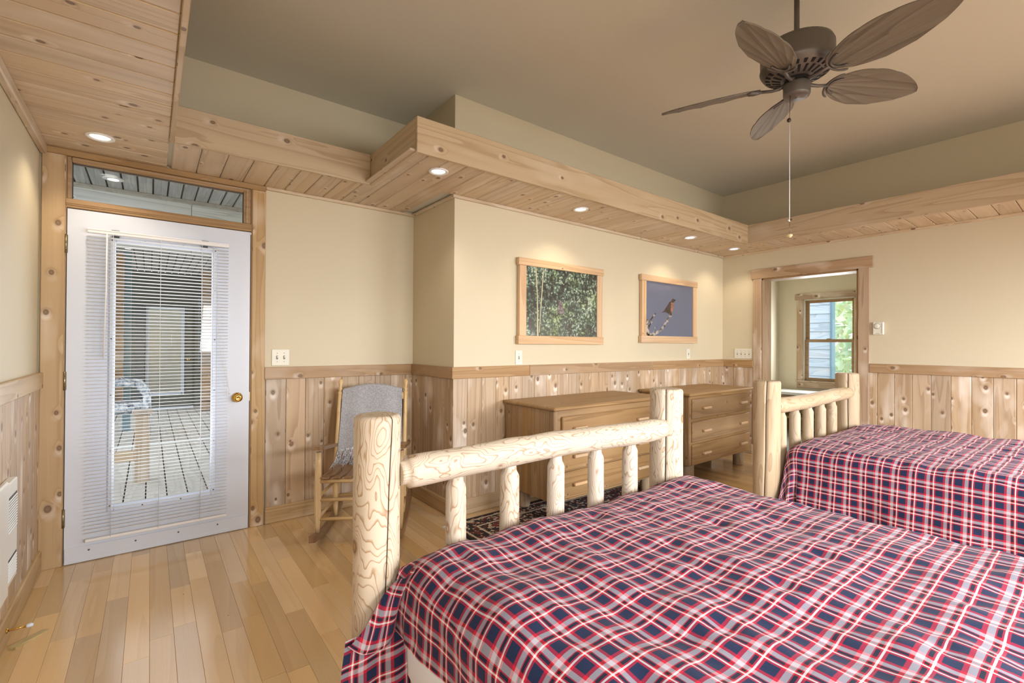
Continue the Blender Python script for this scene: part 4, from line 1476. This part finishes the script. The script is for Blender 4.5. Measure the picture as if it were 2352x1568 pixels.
def comforter(label, x0, x1, yf, yh, ztop, hangL, hangR, hangF, seed, fin=None, puff=0.015, flare=0.05):
    """quilted cloth laid over the bed: UV in metres of cloth, so the plaid follows the folds"""
    r = 0.10
    arc = r * PI / 2
    hw = (x1 - x0) / 2
    cx = (x0 + x1) / 2
    w0 = hw - r
    l0 = yf - r
    A0, A1 = -(w0 + arc + hangL), w0 + arc + hangR
    B0, B1 = yh, l0 + arc + hangF
    step = 0.018
    nu = int((A1 - A0) / step) + 1
    nv = int((B1 - B0) / step) + 1

    def down(q):
        """(outward, drop) after q metres of cloth past the flat top"""
        if q <= 0:
            return 0.0, 0.0
        if q < arc:
            return r * sin(q / r), r * (1 - cos(q / r))
        return r, r + q - arc

    def P(i, j):
        a = A0 + (A1 - A0) * i / (nu - 1)
        b = B0 + (B1 - B0) * j / (nv - 1)
        sx = 1 if a > 0 else -1
        da, db = max(0.0, abs(a) - w0), max(0.0, b - l0)
        side = 0.0
        if da > 0 and db > 0:
            q = math.hypot(da, db)
            ph = math.atan2(db, da)
            h, dz = down(q)
            ex = max(0.0, q - arc)
            if fin and sx < 0:
                # tucked in behind the fin of spare cloth added below
                kk = min(1.0, da / 0.09)
                hs_, dzs = down(da)
                ox = -(h * cos(ph) * (1 - kk) + hs_ * kk)
                oy = h * sin(ph) * (1 - kk) + min(db, 0.072) * kk
                dz = dz * (1 - kk) + dzs * kk
            else:
                fl = 0.62 * sin(min(PI, 2.2 * ph)) * ex * (0.85 + 0.3 * sin(9 * ph))
                ox = sx * (h + fl) * cos(ph)
                oy = min(h + fl, 0.10) * sin(ph)
                dz -= 0.10 * ex * sin(2 * ph)
            x = cx + sx * w0 + ox
            y = l0 + oy
            z = ztop - dz
        else:
            h, dz = down(da)
            x = cx + sx * (min(abs(a), w0) + h)
            h2, dz2 = down(db)
            y = min(b, l0) + h2
            z = ztop - dz - dz2
            ex = max(0.0, da - arc)
            if ex > 0:
                wv = 0.022 * sin(b * 9.5 + seed) + 0.012 * sin(b * 21 + seed * 2)
                x += sx * (wv + flare) * min(1.0, ex / 0.35)
                side = 1.0
        # puckers of the quilting
        pa, pb = a / 0.30 + 0.17 * seed, b / 0.33 + 0.31 * seed
        fa, fb = pa - round(pa), pb - round(pb)
        tuft = math.exp(-(fa * fa + fb * fb) * 90)
        pf = 0.010 * cos(fa * 2 * PI) * 0.5 + 0.010 * cos(fb * 2 * PI) * 0.5
        nz = mnoise.noise(Vector((a * 7.5 + seed, b * 5.0, 0.3))) * puff + mnoise.noise(Vector((a * 17 + seed, b * 12.0, 4.3))) * puff * 0.45
        nz += mnoise.noise(Vector((a * 11 + b * 14, b * 6 - a * 5 + seed, 9.0))) * 0.005
        nz += mnoise.noise(Vector((a * 2.2, b * 2.0 + seed, 1.0))) * 0.010
        amp = 1.0
        off = (pf * 0.5 + nz * 0.85) * amp - tuft * 0.012
        if da > arc * 0.7:
            x += sx * off * 0.55
        else:
            z += off
        return (x, y, z)

    mb = MB()
    mb.grid(P, nu, nv, 0, True, lambda i, j: (A0 + (A1 - A0) * i / (nu - 1) + 0.011, B0 + (B1 - B0) * j / (nv - 1)))
    return mb, P, nu, nv


mb, Pf, nu, nv = comforter('', 0.600, 2.205, 1.385, -0.6, 0.612, 0.125, 0.28, 0.17, 1.0, fin=True, flare=0.02)


def bez(pts, t):
    """point at t on the polyline through pts, smoothed"""
    n = len(pts) - 1
    f = min(max(t, 0), 1) * n
    i = min(int(f), n - 1)
    u = f - i
    p = [Vector(pts[max(0, min(n, i + k))]) for k in (-1, 0, 1, 2)]
    return 0.5 * ((2 * p[1]) + (p[2] - p[0]) * u + (2 * p[0] - 5 * p[1] + 4 * p[2] - p[3]) * u * u + (3 * p[1] - p[0] - 3 * p[2] + p[3]) * u ** 3)


# spare cloth of the foot corner: a fin folded out to the side, and a second layer hanging below it
crease = [(0.640, 1.275, 0.600), (0.606, 1.295, 0.535), (0.594, 1.318, 0.463), (0.596, 1.342, 0.390)]
edge = [(0.650, 1.320, 0.585), (0.600, 1.352, 0.535), (0.556, 1.350, 0.500), (0.507, 1.347, 0.435), (0.455, 1.345, 0.390)]


def fin_p(i, j, n=22, m_=20):
    s_, t_ = i / (n - 1), j / (m_ - 1)
    p = bez(crease, t_).lerp(bez(edge, t_), s_)
    w_ = sin(PI * s_)
    p.y -= (0.030 * w_ + 0.010 * sin(s_ * 9)) * t_
    p.z -= 0.036 * w_ * t_ ** 3
    if t_ > 0.93:
        p.y += (t_ - 0.93) * 0.15
    return tuple(p)


mb.grid(fin_p, 22, 20, 0, True, lambda i, j: (-0.80 - 0.26 * j / 19 + 0.011, 1.285 + 0.21 * (i / 21) * (0.25 + 0.75 * j / 19)))


def back_p(i, j, n=22, m_=20):
    s_, t_ = i / (n - 1), j / (m_ - 1)
    x_ = (0.452 - 0.012 * min(1, t_ * 3)) * (1 - s_) + 0.652 * s_
    z_ = 0.40 + 0.02 * s_ - 0.30 * t_
    y_ = 1.360 + 0.006 * sin(s_ * 13 + 1) * (0.3 + t_) - 0.02 * s_ * t_
    return (x_, y_, z_)


mb.grid(back_p, 22, 20, 0, True, lambda i, j: (0.35 + 0.19 * i / 21, 0.9 + 0.30 * j / 19))
o = mb.obj('comforter', PLAID)
tag(o, 'red, navy and white plaid comforter on the front log bed', 'comforter', 'plaid comforters')
mb, Pf2, nu, nv = comforter('', 3.325, 4.86, 1.372, -0.6, 0.61, 0.50, 0.2, 0.17, 2.3)
o = mb.obj('comforter', PLAID)
tag(o, 'red, navy and white plaid comforter on the far bed by the right wall', 'comforter', 'plaid comforters')

# ------------------------------------------------------------------ rocking chair
rc = thing('rocking_chair', 'oak rocking chair with slatted seat in the wainscoted alcove', 'chair', (1.18, 3.15, 0), -math.radians(30))
HWC = 0.255


def ztoe(y):
    return 0.33 * (y - 0.06) ** 2


for s2 in (-1, 1):
    mb = MB()
    ys = [-0.37 + 0.88 * i / 20 for i in range(21)]
    vs, fs = [], []
    for y_ in ys:
        zl = ztoe(y_)
        for (dx, dz) in ((-0.016, 0), (0.016, 0), (0.016, 0.042), (-0.016, 0.042)):
            vs.append((s2 * HWC + dx, y_, zl + dz))
    for i in range(20):
        for k_ in range(4):
            fs.append((i * 4 + k_, i * 4 + (k_ + 1) % 4, i * 4 + 4 + (k_ + 1) % 4, i * 4 + 4 + k_))
    fs += [(3, 2, 1, 0), (80, 81, 82, 83)]
    mb.add(vs, fs)
    mb.obj('rocker', CHAIRD['Y'], rc)
    zf = ztoe(-0.24) + 0.04
    MB().tube([(s2 * HWC, -0.24, zf), (s2 * HWC, -0.24, zf + 0.05), (s2 * HWC, -0.238, zf + 0.12), (s2 * HWC, -0.235, 0.36), (s2 * HWC, -0.23, 0.50), (s2 * HWC, -0.23, 0.575)],
              [0.012, 0.015, 0.020, 0.021, 0.019, 0.017], 14).obj('front_leg', CHAIRW['Z'], rc)
    # rear post with turned finial
    def bp(z_):
        return (s2 * (0.235 - 0.0 * z_), 0.15 + 0.22 * max(0, z_ - 0.36), z_)
    zr = ztoe(0.15) + 0.04
    zs = [zr, 0.10, 0.2, 0.36, 0.6, 0.85, 0.885, 0.89, 0.90, 0.905, 0.915, 0.922, 0.93, 0.945, 0.962, 0.980, 0.992, 0.998]
    rs = [0.012, 0.016, 0.02, 0.02, 0.018, 0.015, 0.015, 0.018, 0.018, 0.013, 0.013, 0.017, 0.010, 0.010, 0.016, 0.017, 0.010, 0.002]
    MB().tube([bp(z_) for z_ in zs], rs, 14).obj('rear_post', CHAIRW['Z'], rc)
    # arm
    mb = MB()
    pts = [(-0.29, 0.018), (-0.28, 0.030), (-0.25, 0.034), (-0.15, 0.029), (0.05, 0.024), (0.20, 0.022)]
    vs = []
    for (y_, hw_) in pts:
        zz = 0.592 - 0.16 * (y_ + 0.25)
        for (dx, dz) in ((-hw_, 0), (hw_, 0), (hw_, 0.022), (-hw_, 0.022)):
            vs.append((s2 * (HWC - 0.004) + dx, y_, zz + dz))
    fs = [(i * 4 + k_, i * 4 + (k_ + 1) % 4, i * 4 + 4 + (k_ + 1) % 4, i * 4 + 4 + k_) for i in range(5) for k_ in range(4)] + [(3, 2, 1, 0), (20, 21, 22, 23)]
    mb.add(vs, fs)
    mb.obj('arm', CHAIRD['Y'], rc)
    for z_ in (0.16, 0.29):
        MB().tube([(s2 * HWC, -0.238, z_), (s2 * 0.245, 0.152, z_ - 0.01)], 0.010, 8).obj('stretcher', CHAIRW['Y'], rc)
    MB().tube([(s2 * HWC, -0.236, 0.395), (s2 * 0.237, 0.155, 0.365)], 0.013, 8).obj('seat_rail', CHAIRD['Y'], rc)
for (y_, z_, r_) in ((-0.238, 0.155, 0.011), (-0.237, 0.275, 0.011), (-0.236, 0.392, 0.013), (0.152, 0.18, 0.010)):
    MB().tube([(-HWC, y_, z_), (HWC, y_, z_)], r_, 10).obj('stretcher', CHAIRW['X'], rc)
ns_ = 7
for i in range(ns_):
    xx = -0.205 + 0.41 * i / (ns_ - 1)
    mb = MB()
    vs, fs = [], []
    for j in range(13):
        y_ = -0.262 + 0.42 * j / 12
        zz = 0.415 - 0.03 * math.sin((j / 12) * PI * 0.9 + 0.1) - 0.02 * j / 12 + (0.006 if j > 1 else 0.0)
        for (dx, dz) in ((-0.022, 0), (0.022, 0), (0.022, 0.013), (-0.022, 0.013)):
            vs.append((xx + dx, y_, zz + dz))
    fs = [(q * 4 + k_, q * 4 + (k_ + 1) % 4, q * 4 + 4 + (k_ + 1) % 4, q * 4 + 4 + k_) for q in range(12) for k_ in range(4)] + [(3, 2, 1, 0), (48, 49, 50, 51)]
    mb.add(vs, fs)
    mb.obj('seat_slat', CHAIRD['Y'], rc)


def back_y(z_):
    return 0.15 + 0.22 * max(0, z_ - 0.36)


for i in range(5):
    xx = -0.16 + 0.08 * i
    MB().tube([(xx, back_y(0.44), 0.44), (xx, back_y(0.87), 0.87)], 0.009, 8).obj('back_spindle', CHAIRW['Z'], rc)
MB().tube([(-0.235, back_y(0.44), 0.44), (0.235, back_y(0.44), 0.44)], 0.011, 8).obj('back_rail', CHAIRW['X'], rc)
mb = MB()
vs, fs = [], []
for i in range(13):
    u = i / 12
    xx = -0.235 + 0.47 * u
    zt_ = 0.895 + 0.035 * sin(PI * u)
    for (dy, z_) in ((-0.009, 0.85), (0.009, 0.85), (0.009, zt_), (-0.009, zt_)):
        vs.append((xx, back_y(z_) + dy, z_))
fs = [(q * 4 + k_, q * 4 + (k_ + 1) % 4, q * 4 + 4 + (k_ + 1) % 4, q * 4 + 4 + k_) for q in range(12) for k_ in range(4)] + [(3, 2, 1, 0), (48, 49, 50, 51)]
mb.add(vs, fs)
mb.obj('crest_rail', CHAIRW['X'], rc)

# throw folded over the chair back
th = thing('throw_blanket', 'grey knitted throw with fringe draped over the rocking chair back', 'blanket', (1.18, 3.15, 0), -math.radians(30))


def thr(i, j, nu_=36, nv_=60):
    u = i / (nu_ - 1)
    v = j / (nv_ - 1)
    front, over, back = 0.415, 0.07, 0.34
    Lt = front + over + back
    d = v * Lt
    xx = (u - 0.5) * 0.425
    ztop_ = 0.912 + 0.036 * sin(PI * u)
    wob = 0.006 * mnoise.noise(Vector((u * 5, v * 6, 0))) + 0.004 * sin(u * 14 + v * 3)
    if d < front:
        z_ = ztop_ - (front - d)
        y_ = back_y(z_) - 0.028 + wob
        xx *= 1 + 0.05 * (front - d) / front
    elif d < front + over:
        t_ = (d - front) / over * PI
        z_ = ztop_ + 0.016 * sin(t_)
        y_ = back_y(ztop_) - 0.028 * cos(t_)
    else:
        z_ = ztop_ - (d - front - over)
        y_ = back_y(z_) + 0.028 + wob
        xx *= 1 + 0.10 * (d - front - over) / back
    return (xx, y_, z_)


mb = MB()
mb.grid(thr, 36, 60)
mb.obj('cloth', THROW, th)
mb = MB()
rq = random.Random(21)
for i in range(150):
    u = i / 149
    p0 = Vector(thr(u * 35, 0))
    p0.y -= 0.002
    L_ = rq.uniform(0.10, 0.14)
    sx_ = rq.uniform(-0.02, 0.012) - 0.03 * (1 - u)
    p1 = p0 + Vector((sx_ * 0.4 + rq.uniform(-0.006, 0.006), -0.012 + rq.uniform(-0.01, 0.004), -L_ * 0.5))
    p2 = p0 + Vector((sx_ + rq.uniform(-0.012, 0.012), -0.03 + rq.uniform(-0.02, 0.01), -L_))
    mb.tube([p0, p1, p2], [0.0024, 0.002, 0.0016], 4)
mb.obj('fringe', FRINGE, th, kind='stuff')

# ------------------------------------------------------------------ ceiling fan
FX, FY, FZ = 2.554, 0.980, 2.58
fan = thing('ceiling_fan', 'bronze ceiling fan with five leaf-shaped blades over the beds', 'fan', (FX, FY, FZ))
MB().tube([(0, 0, 0.10), (0, 0, ZC - FZ - 0.002)], 0.0125, 12).obj('downrod', BRONZE, fan)
MB().lathe([(0.0, ZC - FZ - 0.001), (0.065, ZC - FZ - 0.001), (0.066, ZC - FZ - 0.02), (0.05, ZC - FZ - 0.05), (0.018, ZC - FZ - 0.07), (0.0, ZC - FZ - 0.07)], 24).obj('canopy', BRONZE, fan)
mh = MB().lathe([(0.0, 0.196), (0.05, 0.194), (0.130, 0.188), (0.155, 0.178), (0.163, 0.160), (0.163, 0.084), (0.166, 0.076), (0.163, 0.066), (0.150, 0.046), (0.062, 0.014), (0.0, 0.012)], 40)
mh = mh.obj('motor_housing', BRONZE, fan)
# vent slots under the motor: two rings of raised dark slots
for (ra, rb, n_, w_) in ((0.072, 0.110, 20, 0.0062), (0.118, 0.140, 24, 0.0085)):
    for k_ in range(n_):
        a = 2 * PI * (k_ + 0.5) / n_
        mb = MB()
        zA, zB_ = 0.014 + (ra - 0.062) / 0.088 * 0.032 - 0.0015, 0.014 + (rb - 0.062) / 0.088 * 0.032 - 0.0015
        vs = [(ra, -w_ * 0.7, zA), (rb, -w_, zB_), (rb, w_, zB_), (ra, w_ * 0.7, zA), (ra, -w_ * 0.7, zA + 0.004), (rb, -w_, zB_ + 0.004), (rb, w_, zB_ + 0.004), (ra, w_ * 0.7, zA + 0.004)]
        mb.add(vs, [(0, 3, 2, 1), (4, 5, 6, 7), (0, 1, 5, 4), (1, 2, 6, 5), (2, 3, 7, 6), (3, 0, 4, 7)])
        mb.xf(Matrix.Rotation(a, 4, 'Z'))
        mb.obj('vent_slot', DARK, mh)
MB().lathe([(0.0, 0.014), (0.055, 0.014), (0.056, 0.006), (0.045, -0.006), (0.03, -0.012), (0.0, -0.012)], 24).obj('rotor', DARK, fan)
MB().lathe([(0.0, -0.008), (0.058, -0.008), (0.060, -0.014), (0.060, -0.062), (0.056, -0.072), (0.046, -0.076), (0.006, -0.076), (0.006, -0.079), (0.0, -0.079)], 32).obj('switch_housing', BRONZE, fan)
# blade: pointed-oval leaf with ribs fanning from its root
BL0, BL1 = 0.16, 0.66


def blade_mesh():
    mb = MB()
    nu_, nv_ = 44, 81

    def w_of(t):
        return 0.104 * (max(0.0, sin(PI * min(1, t ** 0.86))) ** 0.62)

    def Pb(i, j, dz=0.0):
        t = i / (nu_ - 1)
        v = 2 * j / (nv_ - 1) - 1
        x_ = BL0 + (BL1 - BL0) * t
        y_ = w_of(t) * v
        ang = math.atan2(y_, x_ - BL0 + 0.06)
        rib = 0.0042 * abs(sin(ang * 24.0)) ** 0.6 * min(1.0, 6 * t * (1.0 - t) + 0.2)
        return (x_, y_, rib - 0.006 * v * v + dz)
    mb.grid(lambda i, j: Pb(i, j, 0.0), nu_, nv_)
    mb.grid(lambda i, j: Pb(i, j, 0.006), nu_, nv_)
    # close the rim
    b1, b2 = 0, nu_ * nv_
    for i in range(nu_ - 1):
        for j in (0, nv_ - 1):
            mb.f.append((b1 + i * nv_ + j, b1 + (i + 1) * nv_ + j, b2 + (i + 1) * nv_ + j, b2 + i * nv_ + j))
            mb.m.append(0)
            mb.sm.append(True)
    return mb


def iron_mesh():
    mb = MB()
    mb.tube([(0.045, 0, 0.004), (0.075, 0, -0.012), (0.11, 0, -0.014), (0.165, 0, -0.006)], [0.009, 0.009, 0.008, 0.008], 10)
    for k_ in (1.0, 0.62):
        pts = []
        for q in range(-8, 9):
            a = q / 8 * 1.15
            pts.append((0.158 + 0.012 * (1 - k_) * 3 + 0.052 * (1 - cos(a)) * 1.6, 0.078 * k_ * 0.9 * sin(a) * 1.05, -0.004 - 0.003 * cos(a)))
        mb.tube(pts, [0.0035] + [0.0055] * 15 + [0.0035], 8)
    return mb


bm0, im0 = None, None
PITCH = math.radians(20)
for k_ in range(5):
    a = math.radians(40 + 72 * k_)
    if bm0 is None:
        bm0 = blade_mesh().obj('blade', BLADE, fan)
        im0 = iron_mesh().obj('blade_iron', BRONZE, bm0)
        b_ = bm0
    else:
        b_ = link_copy(bm0, fan)
        link_copy(im0, b_)
    b_.rotation_euler = (-PITCH, 0, a)
    b_.rotation_mode = 'XYZ'
# pull chains
mb = MB()
c0 = Vector((-0.045, 0.012, -0.072))
mb.tube([c0, c0 + Vector((-0.004, 0, -0.07)), c0 + Vector((-0.006, 0, -0.128))], 0.0016, 6)
mb.obj('pull_chain', CHAIN, fan)
MB().lathe([(0.0, 0.012), (0.006, 0.010), (0.010, 0.002), (0.008, -0.006), (0.0, -0.010)], 14, (c0.x - 0.014, c0.y, c0.z - 0.132)).obj('chain_fob', paint('dark_fob', S(60, 36, 28), 0.3), fan)
e0 = c0 + Vector((-0.006, 0, -0.128))
mb = MB()
mb.tube([e0, e0 + Vector((0, 0, -0.3)), e0 + Vector((0, 0, -0.50))], 0.0018, 6)
mb.tube([e0 + Vector((0.006, 0, 0.004)), e0], 0.003, 6)
mb.tube([e0 + Vector((-0.012, 0, -0.498)), e0 + Vector((0.002, 0, -0.503))], 0.003, 6)
mb.obj('pull_cord', CORD, fan)
MB().tube([e0 + Vector((0, 0, -0.50)), e0 + Vector((0, 0, -0.565))], 0.0014, 6).obj('lower_chain', CHAIN, fan)
MB().lathe([(0.0, 0.008), (0.006, 0.007), (0.014, 0.002), (0.0145, -0.003), (0.009, -0.009), (0.0, -0.011)], 14, (e0.x, e0.y, e0.z - 0.572)).obj('pull_knob', KNOBG, fan)
